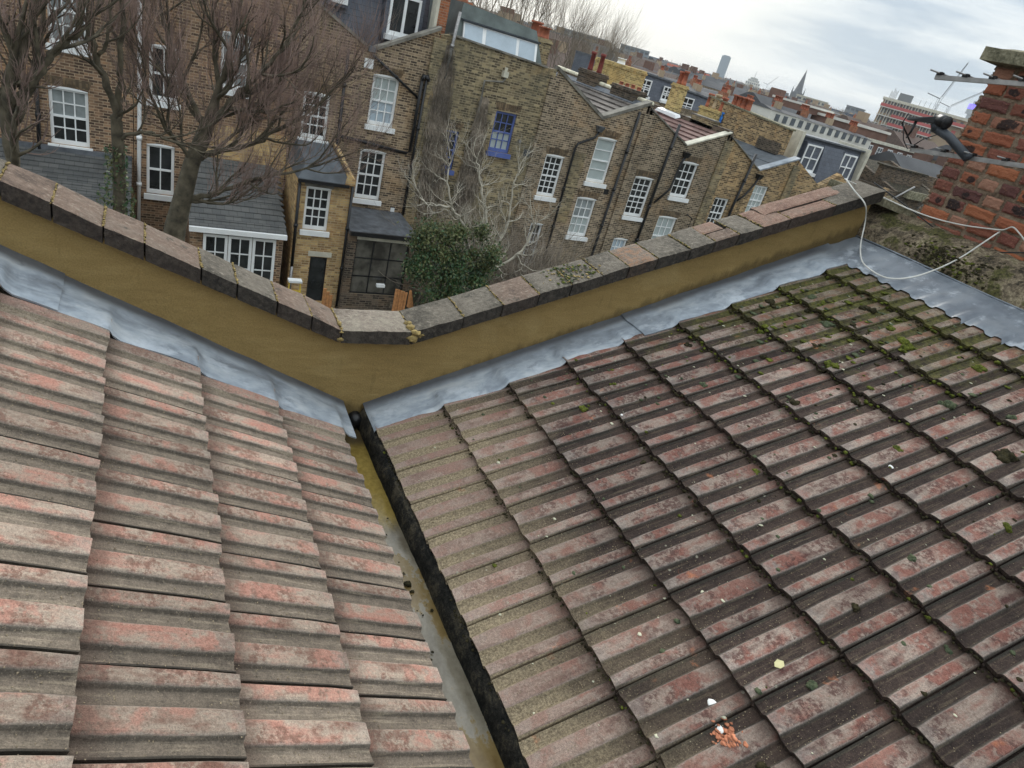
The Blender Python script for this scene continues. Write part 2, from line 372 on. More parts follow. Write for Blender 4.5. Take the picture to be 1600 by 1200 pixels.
M_FILLET = mortar_mat('mossy_mortar_fillet', (0.03, 0.027, 0.02), (0.16, 0.125, 0.085), (0.36, 0.30, 0.20), 1)
M_STONE = mortar_mat('lichened_stone', (0.09, 0.085, 0.055), (0.20, 0.185, 0.125), (0.32, 0.29, 0.20))

def stock(name, light, dark, mortar, grime=(0.06, 0.055, 0.04), gamt=0.5, bias=0.0, seed=0.0, soldier=False):
    m = Mat(name, 0.9, spec=0.2)
    x, y, z = m.sep(m.pos); u = m.math('ADD', x, m.math('ADD', y, seed))
    br = m.n('ShaderNodeTexBrick'); br.inputs['Scale'].default_value = 1.0
    if soldier: m.put(br.inputs['Vector'], m.comb(z, u, 0.0)); br.inputs['Brick Width'].default_value = 0.3
    else: m.put(br.inputs['Vector'], m.comb(u, z, 0.0)); br.inputs['Brick Width'].default_value = 0.235
    br.inputs['Row Height'].default_value = 0.082; br.inputs['Mortar Size'].default_value = 0.011; br.inputs['Bias'].default_value = bias
    br.inputs['Mortar Smooth'].default_value = 0.15
    m.put(br.inputs['Color1'], light); m.put(br.inputs['Color2'], dark); m.put(br.inputs['Mortar'], mortar)
    big = m.noise(m.pos, 0.55, 5, 0.6); mid = m.noise(m.pos, 3.5, 4, 0.65)
    cell = m.comb(m.math('FLOOR', m.math('MULTIPLY', u, 4.255)), 0.0, m.math('FLOOR', m.math('DIVIDE', z, 0.082)))
    wh = m.n('ShaderNodeTexWhiteNoise', noise_dimensions='3D'); m.put(wh.inputs['Vector'], cell)
    c0 = m.mix(m.math('MULTIPLY', m.step(wh.outputs['Value'], 0.66, 0.7), m.step(br.outputs['Fac'], 0.6, 0.3, 0, 0.8)), br.outputs[0], tuple(q * 0.55 for q in dark))
    c = m.mix(m.step(big, 0.40, 0.66, 0, gamt), c0, grime)
    c = m.mix(m.step(m.noise(m.pos, 1.1, 4, 0.55), 0.50, 0.64, 0, 0.35), c, m.mix(1.0, br.outputs[0], (1.3, 1.08, 0.85), 'MULTIPLY'))
    c = m.mix(m.step(m.noise(m.map(m.pos, (1, 1, 1), (7, 3, 5)), 0.8, 5, 0.65), 0.56, 0.66, 0, 0.5), c, m.mix(1.0, br.outputs[0], (0.5, 0.5, 0.52), 'MULTIPLY'))
    c = m.mix(m.step(mid, 0.52, 0.72, 0, 0.35), c, tuple(min(1, q * 1.25) for q in light))
    c = m.mix(m.step(m.noise(m.map(m.pos, (3, 3, 0.35)), 1.2, 4), 0.56, 0.72, 0, 0.5), c, grime)
    m.color(c); m.bump(m.math('ADD', m.math('MULTIPLY', br.outputs['Fac'], -1.0), m.math('MULTIPLY', mid, 0.6)), 0.6, 0.02)
    return m.m
BR1 = stock('brown_stock_brick', (0.37, 0.275, 0.175), (0.07, 0.05, 0.04), (0.42, 0.33, 0.22))
BR2 = stock('grimy_green_stock_brick', (0.40, 0.32, 0.18), (0.10, 0.08, 0.055), (0.34, 0.28, 0.18), (0.12, 0.11, 0.075), 0.65, seed=3.1)
BR3 = stock('tan_stock_brick', (0.37, 0.285, 0.195), (0.08, 0.06, 0.048), (0.46, 0.37, 0.25), (0.10, 0.085, 0.06), 0.35, seed=7.7)
BR4 = stock('dark_brown_stock_brick', (0.30, 0.235, 0.165), (0.068, 0.053, 0.043), (0.42, 0.34, 0.23), (0.10, 0.085, 0.06), 0.35, seed=11.3)
BR5 = stock('orange_stock_brick', (0.50, 0.34, 0.17), (0.10, 0.065, 0.04), (0.42, 0.32, 0.19), gamt=0.25, seed=5.9)
BR0 = stock('reddish_brown_stock_brick', (0.36, 0.22, 0.13), (0.085, 0.055, 0.042), (0.40, 0.30, 0.20), (0.12, 0.09, 0.06), 0.3, seed=2.2)
BRY = stock('cleaned_yellow_stock_brick', (0.60, 0.42, 0.19), (0.38, 0.23, 0.11), (0.46, 0.36, 0.22), (0.25, 0.19, 0.11), 0.3, seed=9.1)
BRG = stock('mustard_brick', (0.62, 0.46, 0.18), (0.38, 0.27, 0.11), (0.58, 0.46, 0.24), (0.2, 0.15, 0.06), 0.25, seed=4.4)
BRD = stock('sooty_brick', (0.17, 0.125, 0.09), (0.05, 0.04, 0.034), (0.17, 0.14, 0.10), (0.05, 0.045, 0.035), 0.5, seed=6.4)
BRR = stock('red_brick', (0.42, 0.155, 0.07), (0.30, 0.10, 0.05), (0.33, 0.22, 0.15), (0.1, 0.06, 0.04), 0.2, seed=8.1)
BRS = stock('brick_arch', (0.24, 0.17, 0.10), (0.09, 0.065, 0.045), (0.12, 0.09, 0.06), seed=1.0, soldier=True)

M_WHITE = plain('white_gloss_paint', (0.78, 0.79, 0.78), 0.45, 0, 0.06, 2)
M_BLUE = plain('blue_paint', (0.09, 0.13, 0.34), 0.5, 0, 0.1, 2)
M_CREAM = plain('cream_stone', (0.56, 0.53, 0.43), 0.8, 0, 0.15, 3, 0.2)
M_BLACK = plain('black_pipe', (0.012, 0.012, 0.013), 0.4, 0, 0.2, 3)
M_DGREY = plain('dark_grey_plastic', (0.045, 0.052, 0.062), 0.5, 0, 0.2, 8)
M_ALU = plain('dull_aluminium', (0.30, 0.29, 0.28), 0.42, 0.75, 0.2, 20)
M_WCABLE = plain('white_cable_sheath', (0.62, 0.61, 0.56), 0.6, 0, 0.12, 14)
M_TERRA = plain('terracotta_pot', (0.38, 0.12, 0.065), 0.8, 0, 0.3, 4, 0.3)
M_PALEPOT = plain('buff_pot', (0.50, 0.38, 0.24), 0.8, 0, 0.25, 4, 0.3)
M_CONC = plain('grey_coping_stone', (0.20, 0.185, 0.155), 0.9, 0, 0.35, 2.5, 0.5)
M_PALESTONE = plain('pale_coping_tile', (0.62, 0.58, 0.44), 0.8, 0, 0.15, 3, 0.2)
M_ASPH = plain('mineral_felt', (0.085, 0.095, 0.105), 0.75, 0, 0.2, 3, 0.3)
M_ZINC = plain('verdigris_cladding', (0.13, 0.155, 0.145), 0.6, 0.1, 0.25, 1.5, 0.2)
M_TARP = plain('blue_tarpaulin', (0.03, 0.20, 0.62), 0.5, 0, 0.2, 5)
M_WOOD = plain('orange_fence_wood', (0.42, 0.19, 0.07), 0.8, 0, 0.25, 12, 0.3)
def slate_mat(name, a, b, w=0.28, h=0.2, seed=0):
    m = Mat(name, 0.55, spec=0.45); x, y, z = m.sep(m.pos)
    br = m.n('ShaderNodeTexBrick'); m.put(br.inputs['Vector'], m.comb(m.math('ADD', x, seed), m.math('ADD', z, m.math('MULTIPLY', y, 0.3)), 0.0))
    br.inputs['Scale'].default_value = 1; br.inputs['Brick Width'].default_value = w; br.inputs['Row Height'].default_value = h; br.inputs['Mortar Size'].default_value = 0.006
    m.put(br.inputs['Color1'], a); m.put(br.inputs['Color2'], b); m.put(br.inputs['Mortar'], tuple(q * 0.4 for q in a))
    c = m.mix(m.step(m.noise(m.pos, 1.2, 5, 0.6), 0.45, 0.7, 0, 0.5), br.outputs[0], tuple(q * 0.55 for q in a))
    m.color(c); m.bump(m.math('ADD', m.math('MULTIPLY', br.outputs['Fac'], -1.0), m.noise(m.pos, 20, 3)), 0.4, 0.01); return m.m
M_SLATE = slate_mat('blue_grey_slate', (0.085, 0.095, 0.12), (0.105, 0.118, 0.145))
M_SLATE_OLD = slate_mat('weathered_slate', (0.075, 0.078, 0.077), (0.11, 0.11, 0.105), 0.25, 0.16, 2.0)
def glass(name, c, rough=0.06, var=0.6):
    m = Mat(name, rough, spec=0.6); n_ = m.noise(m.pos, 2.2, 3)
    m.color(m.ramp(n_, [(0.35, tuple(q * (1 - var) for q in c)), (0.65, c)])); return m.m
M_GLASS = glass('dark_window_glass', (0.035, 0.038, 0.04))
M_GLASS_B = glass('blinded_window_glass', (0.42, 0.47, 0.46), 0.12, 0.12)
M_GLASS_N = glass('net_curtain_glass', (0.30, 0.33, 0.33), 0.12, 0.35)
M_GLASS_F = glass('frosted_pale_glass', (0.42, 0.50, 0.56), 0.15, 0.15)
M_BARK = plain('green_grey_bark', (0.10, 0.085, 0.058), 0.95, 0, 0.4, 6, 0.8)
M_TWIG = plain('purple_brown_twig', (0.27, 0.19, 0.16), 0.9, 0, 0.35, 0.8)
M_TWIG2 = plain('distant_twig', (0.24, 0.20, 0.15), 0.95, 0, 0.25, 0.3)
M_FIG = plain('pale_bark', (0.46, 0.42, 0.34), 0.85, 0, 0.25, 5, 0.3)
M_VINE = plain('dead_vine_stem', (0.27, 0.225, 0.175), 0.95, 0, 0.4, 1.5)
def leaf(name, a, b):
    m = Mat(name, 0.55, spec=0.4); m.color(m.ramp(m.noise(m.pos, 2.5, 4, 0.7), [(0.35, a), (0.65, b)])); return m.m
M_IVY = leaf('ivy_leaf', (0.015, 0.04, 0.018), (0.06, 0.12, 0.04))
M_IVY2 = leaf('olive_leaf', (0.05, 0.06, 0.02), (0.13, 0.14, 0.05))
M_GROUND = plain('garden_ground', (0.075, 0.075, 0.05), 0.95, 0, 0.35, 0.15, 0.2)

# ================================================================== SETTING
g = MB()
def gf(u, v):
    r = 6500 * u ** 2.2; a = 2 * PI * v
    x, y = r * math.cos(a), r * math.sin(a)
    z = -10.6 + (14 * max(0, fbm(x / 700, y / 700, 3.0)) * min(1, max(0, (r - 350) / 700)) if r > 350 else 0)
    return (x, y, z)
g.grid(gf, 40, 72)
g.build('ground', M_GROUND, smooth=True, kind='structure')

# ================================================================== OUR ROOF (butterfly roof in the foreground)
VX, VZ = 0.981, -1.974         # the valley point against the parapet
SR, SL = 0.405, 0.51           # slopes right and left of the valley
GA = 0.36                      # course gauge along the slope
TH_R, TH_L = math.atan(SR), math.atan(SL)
R0, L0 = 1.035, 0.84           # x of the lowest tile tails
GRX, GLX = GA * math.cos(TH_R) * 1.007, GA * math.cos(TH_L)
def planeR(x): return VZ + SR * (x - VX)
def planeL(x): return VZ - SL * (x - VX)
# tile profile: (u, height) across the tile, left to right looking up the slope
PROF = [(0, .005), (.015, .004), (.05, .0), (.175, 0), (.225, .012), (.25, .0145), (.48, .0145), (.505, .012), (.555, 0), (.715, 0), (.765, .012), (.79, .0145), (.935, .014), (.968, .005), (.972, -.012), (1.0, -.014)]
def tile_mesh(name, w, L, seed, mat):
    mb = MB(); nv = 5; th = .018; T = []
    for j in range(nv + 1):
        v = j / nv * L; row = []
        for (u, h) in PROF:
            n_ = mnoise.noise(Vector((u * 5 + seed * 9, v * 9, seed))) * .0018
            vv = v
            if j == 0: vv += mnoise.noise(Vector((u * 9 + seed * 5, 3.3, seed))) * .006
            dz = -.0035 if j == 0 else 0
            row.append((u * w, vv, h + n_ + dz))
        T.append(row)
    np_ = len(PROF); i0 = len(mb.v)
    for row in T: mb.v += row
    for j in range(nv):
        for k in range(np_ - 1):
            a = i0 + j * np_ + k; mb.f.append((a, a + 1, a + np_ + 1, a + np_)); mb.mi.append(0)
    # underside tail ring and sides
    b0 = len(mb.v); mb.v += [(p[0], p[1] + .002, p[2] - th) for p in T[0]]
    for k in range(np_ - 1):
        mb.f.append((i0 + k + 1, i0 + k, b0 + k, b0 + k + 1)); mb.mi.append(0)
    s0 = len(mb.v); mb.v += [(p[0], p[1], p[2] - th) for p in T[-1]]
    for (a, c_) in ((0, 0), (np_ - 1, np_ - 1)):
        top = [i0 + j * np_ + a for j in range(nv + 1)]
        f = top + [s0 + c_, b0 + c_]
        mb.f.append(tuple(f) if a else tuple(reversed(f))); mb.mi.append(0)
    mb.f.append((b0, b0 + np_ - 1, s0 + np_ - 1, s0)); mb.mi.append(0)
    return mb.mesh(name, mat, False)
roofR = thing('tiled_roof_slope', 'weathered maroon and grey interlocking tiles dotted with moss, right of the gutter', 'roof', (VX, 1.2, VZ))
roofL = thing('tiled_roof_slope', 'cleaner pink and sandy interlocking tiles on the slope left of the gutter', 'roof', (0.7, 1.2, VZ))
# deck under the tiles
dk = MB()
dk.hexa([(R0 + .02, -1.1, planeR(R0) - .16), (4.0, -1.1, planeR(4.0) - .16), (4.0, 3.0, planeR(4.0) - .16), (R0 + .02, 3.0, planeR(R0) - .16),
         (R0 + .02, -1.1, planeR(R0) - .03), (4.0, -1.1, planeR(4.0) - .03), (4.0, 3.0, planeR(4.0) - .03), (R0 + .02, 3.0, planeR(R0) - .03)])
dk.build('roof_deck', M_BLACK, roofR)
dk = MB()
dk.hexa([(-2.6, -1.1, planeL(-2.6) - .16), (L0 - .03, -1.1, planeL(L0) - .16), (L0 - .03, 3.0, planeL(L0) - .16), (-2.6, 3.0, planeL(-2.6) - .16),
         (-2.6, -1.1, planeL(-2.6) - .03), (L0 - .03, -1.1, planeL(L0) - .03), (L0 - .03, 3.0, planeL(L0) - .03), (-2.6, 3.0, planeL(-2.6) - .03)])
dk.build('roof_deck', M_BLACK, roofL)
WR, WL = .229, .2315
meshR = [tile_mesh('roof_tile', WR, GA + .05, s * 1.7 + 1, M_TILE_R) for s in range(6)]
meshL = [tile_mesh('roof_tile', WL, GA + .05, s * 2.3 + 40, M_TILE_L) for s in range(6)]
TILT = .033
def place_tiles(side):
    for c in range(9 if side == 'R' else 8):
        for k in range(-7, 9):
            if side == 'R':
                x = R0 + GRX * c; yl = 1.015 + WR * (k + 1)         # left edge looking up = +y
                if yl > 2.86 or yl < -.7: continue
                if x > 3.9: continue
                th = TH_R - TILT / GA
                up = Vector((math.cos(th), 0, math.sin(th))); ri = Vector((0, -1, 0)); z = planeR(x) + .020
                me = random.choice(meshR); par = roofR
            else:
                x = L0 - GLX * c; yl = 0.95 + WL * (k - 1)          # left edge looking up = -y
                if yl > 2.66 or yl < -.7: continue
                th = TH_L - TILT / GA
                up = Vector((-math.cos(th), 0, math.sin(th))); ri = Vector((0, 1, 0)); z = planeL(x) + .020
                me = random.choice(meshL); par = roofL
            a = U(-.006, .006); ri2 = (ri + up * a).normalized(); up2 = (up - ri * a).normalized(); no = ri2.cross(up2)
            o = bpy.data.objects.new('roof_tile', me); COL.objects.link(o); o.parent = par
            p = Vector((x, yl, z)) + up2 * U(-.006, .005) + no * U(-.0015, .0025)
            p -= WOFF[par.name]
            o.matrix_local = Matrix(((ri2.x, up2.x, no.x, p.x), (ri2.y, up2.y, no.y, p.y), (ri2.z, up2.z, no.z, p.z), (0, 0, 0, 1)))
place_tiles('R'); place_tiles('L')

def tileTop(side, x, y):      # approximate height of the tile surface
    if side == 'R':
        c = (x - R0) / GRX; f = c - math.floor(c); w = (1.015 - y) / WR; base = planeR(x)
    else:
        c = (L0 - x) / GLX; f = c - math.floor(c); w = (y - .95) / WL; base = planeL(x)
    w -= math.floor(w); h = 0
    for (a, ha), (b, hb) in zip(PROF, PROF[1:]):
        if a <= w <= b: h = ha + (hb - ha) * (w - a) / max(1e-6, b - a); break
    return base + .020 + h - f * TILT

# moss along the tile tails, moss cushions, lichen and grit
ICO = []
def ico():
    t = (1 + 5 ** .5) / 2
    v = [Vector(p).normalized() for p in ((-1,t,0),(1,t,0),(-1,-t,0),(1,-t,0),(0,-1,t),(0,1,t),(0,-1,-t),(0,1,-t),(t,0,-1),(t,0,1),(-t,0,-1),(-t,0,1))]
    f = [(0,11,5),(0,5,1),(0,1,7),(0,7,10),(0,10,11),(1,5,9),(5,11,4),(11,10,2),(10,7,6),(7,1,8),(3,9,4),(3,4,2),(3,2,6),(3,6,8),(3,8,9),(4,9,5),(2,4,11),(6,2,10),(8,6,7),(9,8,1)]
    v2 = list(v); f2 = []; c = {}
    def mid(a, b):
        k = (min(a, b), max(a, b))
        if k not in c: c[k] = len(v2); v2.append(((v[a] + v[b]) / 2).normalized())
        return c[k]
    for a, b, d in f:
        x, y, z = mid(a, b), mid(b, d), mid(d, a); f2 += [(a, x, z), (b, y, x), (d, z, y), (x, y, z)]
    return v, f, v2, f2
IV, IF, IV2, IF2 = ico()
def blob(mb, p, r, flat=.6, fine=False, nz_=.35):
    vs, fs = (IV2, IF2) if fine else (IV, IF); i = len(mb.v); s = random.random() * 99
    for q in vs:
        k = r * (1 + nz_ * mnoise.noise(q * 1.7 + Vector((s, s, s))) * 2)
        mb.v.append((p[0] + q.x * k, p[1] + q.y * k, p[2] + q.z * k * flat))
    for f in fs: mb.f.append(tuple(i + a for a in f)); mb.mi.append(mb.cur)
seam = MB()
for c in range(0, 9):
    x = R0 + GRX * c
    y = 2.75
    while y > -.2:
        dens = .25 + .75 * min(1, max(0, (x - 1.2) / 1.3)); 
        if fbm(x * 2, y * 2.3, 5) + dens * .9 > .35:
            seam.cur = 1 if random.random() < .06 * dens + (.22 if (x > 2.7 and y > 1.4) else 0) else 0
            r_ = U(.004, .010) * (.6 + .45 * dens) * (1.25 if seam.cur else 1)
            blob(seam, (x - U(.0, .014), y, tileTop('R', x + .004, y) - U(.022, .036) + .006), r_, .7)
        y -= U(.008, .02)
seam.build('moss_seam', [M_MOSS_D, M_MOSS_G], label='dark crumbly moss grown in lines under the tile tails of the right slope', cat='moss', kind='stuff', smooth=True)
# separate moss cushions: the ones large enough to pick out
spots = [(1.95,2.37,.03),(3.25,2.63,.045),(3.35,2.3,.05),(3.05,2.45,.04),(3.62,2.3,.05),(3.5,1.95,.055),(3.1,2.0,.05),(2.9,2.25,.035),(3.3,1.5,.05),(3.62,1.62,.045),
         (2.75,1.85,.03),(2.5,2.2,.028),(2.9,1.4,.03),(3.2,1.15,.05),(2.62,1.25,.026),(2.35,1.6,.026),(2.0,1.9,.02),(2.5,.95,.028),(2.9,.9,.03),(2.2,.9,.022),(1.9,.75,.026),
         (2.7,.6,.028),(1.62,.62,.03),(3.45,2.55,.04),(3.55,2.08,.035),(3.0,1.72,.035),(3.4,1.3,.03),(2.15,2.45,.022),(2.65,2.55,.03),(2.35,.65,.02)]
MUSED = set()
def moss_label(i, x, y, r_):
    a = ['bright green', 'dark', 'grey green'][i % 3]; a = ('small ' if r_ < .028 else 'mid-sized ' if r_ < .042 else 'large ') + a
    row = ['by the gutter', 'low down', 'a third of the way up', 'half way up', 'two thirds of the way up', 'near the top'][min(5, int((x - 1.0) / .45))]
    far = ['nearest the camera', 'in the near half', 'in the middle distance', 'toward the parapet', 'close to the parapet'][min(4, int(max(0, y - .3) / .5))]
    s = '%s moss cushion %s, %s' % (a, row, far); MUSED.add(s); return s
for i, (x, y, r_) in enumerate(spots):
    ci = i % 3
    for q in (0, 1, 2):
        b4 = set(MUSED); s = moss_label(i + q, x, y, r_)
        if s not in b4: ci = (i + q) % 3; break
    MUSED.add(s)
    mb = MB()
    for _ in range(9):
        a, d = U(0, 6.28), U(0, r_ * .75)
        xx, yy = x + math.cos(a) * d * .7, y + math.sin(a) * d
        blob(mb, (xx, yy, tileTop('R', xx, yy)), r_ * U(.25, .5), .7, True)
    mb.build('moss_cushion', [M_MOSS_G, M_MOSS_D, M_MOSS_B][ci], smooth=True, label=s, cat='moss', group='moss cushions on the tiles')
pt = MB()
for _ in range(170):
    x = random.gauss(3.35, .28); y = random.gauss(2.3, .3)
    if not (2.6 < x < 3.84 and y < 2.72): continue
    w = (1.015 - y) / WR; w -= math.floor(w)
    if .22 < w < .52: continue
    pt.cur = random.choice([0, 2, 2, 1]); blob(pt, (x, y, tileTop('R', x, y)), U(.008, .024), .3, True)
for _ in range(650):          # small cushions and lichen dabs
    x = U(1.2, 3.85); y = U(.1, 2.75)
    if random.random() > ((x - .8) / 3.0) ** 1.3 * (.3 + y / 3.2) + .06: continue
    pt.cur = random.choice([0, 1, 1, 2]); rr = U(.004, .013)
    blob(pt, (x, y, tileTop('R', x, y) - .001), rr, .5)
pt.build('moss_dots', [M_MOSS_D, M_MOSS_B, M_MOSS_G], smooth=True, label='scattered small moss dots and cushions over the right roof slope', cat='moss', kind='stuff')
M_GRIT = plain('sandy_grit', (0.29, 0.23, 0.15), 0.95, 0, 0.3, 40)
M_LICH = plain('cream_lichen', (0.52, 0.50, 0.36), 0.9, 0, 0.2, 20)
gr = MB()
def tet(mb, p, r):
    i = len(mb.v); o = Vector((U(-1, 1), U(-1, 1), U(-.5, 1))).normalized()
    a = o.orthogonal().normalized(); b = o.cross(a); p = Vector(p)
    mb.v += [tuple(p + o * r), tuple(p + a * r - o * .4 * r), tuple(p - a * .5 * r + b * .87 * r - o * .4 * r), tuple(p - a * .5 * r - b * .87 * r - o * .4 * r)]
    for f in ((0, 1, 2), (0, 2, 3), (0, 3, 1), (1, 3, 2)): mb.f.append(tuple(i + k for k in f)); mb.mi.append(mb.cur)
for _ in range(14000):
    x = 1.04 + random.expovariate(2.0); y = U(.2, 2.8)
    if x > 3.6: continue
    w = (1.015 - y) / WR; w -= math.floor(w)
    if (.2 < w < .55 or .75 < w) and random.random() > .12: continue
    tet(gr, (x, y, tileTop('R', x, y)), U(.001, .0031))
for _ in range(8000):
    x = U(-1.0, .84); y = U(.2, 2.7); w = (y - .95) / WL; w -= math.floor(w)
    if (.2 < w < .55 or .75 < w) and random.random() > .15: continue
    tet(gr, (x, y, tileTop('L', x, y)), U(.0012, .0032))
gr.build('mortar_grit', M_GRIT, label='sandy mortar grit washed into the troughs of the tiles', cat='grit', kind='stuff')
lc = MB()
for _ in range(170):
    x = U(1.1, 3.7); y = U(.3, 2.7); blob(lc, (x, y, tileTop('R', x, y) - .001), random.choice([.003, .004, .006, .010]) * U(.8, 1.2), .18)
lc.build('lichen_spots', M_LICH, smooth=True, label='cream lichen spots and droppings splashed over the right slope', cat='lichen', kind='stuff')
# white droppings, leaf
ol = MB()
for _ in range(60):
    x = random.gauss(1.58, .022); y = random.gauss(.748, .026); blob(ol, (x, y, tileTop('R', x, y) - .001), U(.004, .012), .18)
ol.build('orange_lichen', plain('orange_crust', (0.50, 0.19, 0.10), 0.9, 0, 0.3, 40), label='orange red crusty broken patch low on the right slope near the bottom edge', cat='lichen', kind='stuff', smooth=True)
M_DROP = plain('white_dropping', (0.80, 0.79, 0.75), 0.8, 0, 0.05, 30)
for (x, y, r_, lb) in ((1.607, .847, .017, 'large white oval bird dropping on the near right tiles'), (1.580, .775, .013, 'small white dropping beside an orange stain near the bottom edge'),
                       (2.80, 1.34, .012, 'white dropping half way up the right roof slope'), (2.05, 2.2, .006, 'tiny white dropping between two courses of the right slope')):
    mb = MB(); i = len(mb.v)
    for q in IV2:
        k = 1 + .2 * mnoise.noise(q * 2 + Vector((x, y, 0)) * 9)
        mb.v.append((x + q.x * r_ * k * .75, y + q.y * r_ * 1.25 * k, tileTop('R', x, y) + q.z * .003 + q.x * r_ * SR))
    for f in IF2: mb.f.append(f); mb.mi.append(0)
    mb.build('bird_dropping', M_DROP, smooth=True, label=lb, cat='bird dropping', group='white droppings on the tiles')
mb = MB(); lx, ly = 1.844, .849; lz = tileTop('R', lx, ly) + .012
mb.face([(lx - .018, ly, lz), (lx - .006, ly - .014, lz + .004), (lx + .012, ly - .012, lz + .008), (lx + .02, ly + .003, lz + .012), (lx + .004, ly + .016, lz + .010), (lx - .01, ly + .012, lz + .004)])
mb.face([(lx - .018, ly, lz - .001), (lx - .01, ly + .012, lz + .003), (lx + .004, ly + .016, lz + .009), (lx + .02, ly + .003, lz + .011), (lx + .012, ly - .012, lz + .007), (lx - .006, ly - .014, lz + .003)])
mb.build('fallen_leaf', plain('pale_leaf', (0.55, 0.50, 0.26), .7), label='small pale yellow leaf lying on the dark right tiles', cat='leaf')

# ---- gutter
gut = thing('valley_gutter', 'box valley gutter between the two roof slopes holding muddy yellow water', 'gutter', (.9, 1.5, -2.06))
GZ = -2.062
def m_gut():
    m = Mat('silted_gutter', 0.35, spec=0.5); n1 = m.noise(m.map(m.pos, (6, 2, 1)), 1.1, 5, .6); n2 = m.noise(m.pos, 40, 4, .7)
    px, py, pz = m.sep(m.pos)
    c = m.ramp(m.math('ADD', m.math('MULTIPLY', n1, .8), m.math('MULTIPLY', n2, .2)), [(.36, (.12, .10, .07)), (.48, (.20, .175, .13)), (.53, (.24, .21, .16)), (.56, (.20, .14, .055)), (.68, (.13, .08, .025))])
    yel = m.step(m.math('ADD', py, m.math('MULTIPLY', n1, .5)), 2.30, 2.48)
    c = m.mix(yel, c, m.ramp(n2, [(.35, (.20, .14, .035)), (.65, (.30, .215, .06))]))
    c = m.mix(m.step(py, 2.76, 2.84, 0, .8), c, (.06, .045, .03))
    m.color(c); m.rough(m.step(n1, .45, .6, .07, .3)); m.bump(n2, .25, .004); return m.m
def gs(u, v):
    x = .70 + .32 * u; y = -1.1 + 4.1 * v
    return (x, y, GZ + .006 * fbm(x * 6, y * 3, 2))
mb = MB(); mb.grid(gs, 10, 90); mb.build('gutter_sole', m_gut(), gut, smooth=True)
mkerb = mortar_mat('black_algae_kerb', (.010, .010, .009), (.028, .026, .022), (.085, .072, .05))
def ks(u, v):
    y = -1.1 + 4.08 * v; prof = [(1.022, -.005), (1.022, .03), (1.026, .075), (1.038, .108), (1.075, .114)]
    t = u * 4; k = min(3, int(t)); f = t - k; x = prof[k][0] * (1 - f) + prof[k + 1][0] * f; z = prof[k][1] * (1 - f) + prof[k + 1][1] * f
    n_ = .0022 * fbm(x * 22, y * 22, z * 22 + 1); x -= .018 * max(0, min(1, (y - 1.2) / 1.3))
    return (x + n_, y, GZ + z + n_)
mb = MB(); mb.grid(ks, 12, 260); mb.build('gutter_kerb', mkerb, gut, smooth=True)
mb = MB(); mb.box(.62, .70, -1.1, 2.98, GZ - .05, planeL(.70) - .035); mb.build('gutter_side', mkerb, gut)
mb = MB(); mb.tube([(.985, 2.93, GZ + .05), (.985, 3.05, GZ + .05)], .035, 14); mb.tube([(.93, 2.90, GZ + .035), (.93, 3.02, GZ + .035)], .032, 14)
mb.build('outlet_pipe', M_BLACK, gut, smooth=True)
db = MB()
for _ in range(24):
    y0 = U(.6, 2.2); x0 = U(.86, .98)
    for _k in range(random.randint(1, 9)): blob(db, (x0 + random.gauss(0, .012), y0 + random.gauss(0, .03), GZ + .006), random.expovariate(1 / .0025) + .001, .5)
db.build('gutter_debris', M_MOSS_D, label='bits of moss and leaf lying in the gutter silt', cat='debris', kind='stuff', smooth=True)

# ---- lead flashing draped over the tiles against the parapet
def leadTop(side, x, y):
    c = (x - R0) / GRX if side == 'R' else (L0 - x) / GLX
    f = c - math.floor(c); f = 0 if f > .985 else f
    return (planeR(x) if side == 'R' else planeL(x)) + .020 + .015 - f * TILT
def flash(side, xa, xb, lift):
    fn_pl = planeR if side == 'R' else planeL
    nx = max(4, int(abs(xb - xa) / .012)); ny = 12
    def f(u, v):
        x = xa + (xb - xa) * u; edge = 2.742 if side == 'R' else 2.685
        n0 = fbm(x * 2.6, .3, lift * 99) * .016
        y = 3.004 - (3.004 - edge - n0) * v
        # average the tile tops along the slope so that the lead slumps over the steps
        tt = max(sum(leadTop(side, x + d, y) for d in (-.024, -.012, 0, .012, .024)) / 5, leadTop(side, x, y))
        wave = fn_pl(x) + .006 + .010 * v
        k = min(1, max(0, (v - .15) / .5)); k = k * k * (3 - 2 * k)
        top = fn_pl(x) + .030
        z = (1 - k) * (fn_pl(x) + .012 + .02 * (1 - v) ** 3) + k * (tt + .003)
        z += .0035 * fbm(x * 5, y * 5, 1) + lift
        if v > .93: z -= .004
        return (x, y, z)
    mb = MB(); mb.grid(f, nx, ny)
    # thin folded edge
    def g2(u, v):
        p = f(u, 1); return (p[0], p[1] + (.002 if v else 0), p[2] - .009 * v)
    mb.grid(g2, nx, 1)
    def g3(u, v):
        e = 1.0 if xb > xa else 1.0; p = f(e, u); return (p[0], p[1], p[2] - .006 * v)
    mb.grid(g3, ny, 1)
    return mb
fl = thing('lead_flashing', 'patched blue grey lead flashing running down both slopes along the parapet foot', 'flashing', (VX, 2.9, VZ))
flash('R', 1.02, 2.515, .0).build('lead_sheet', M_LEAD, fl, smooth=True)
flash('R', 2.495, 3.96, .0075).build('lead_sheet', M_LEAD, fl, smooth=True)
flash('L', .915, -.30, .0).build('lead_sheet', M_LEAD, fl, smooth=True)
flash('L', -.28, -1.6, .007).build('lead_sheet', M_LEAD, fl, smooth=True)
flash('L', -1.58, -2.4, .0).build('lead_sheet', M_LEAD, fl, smooth=True)
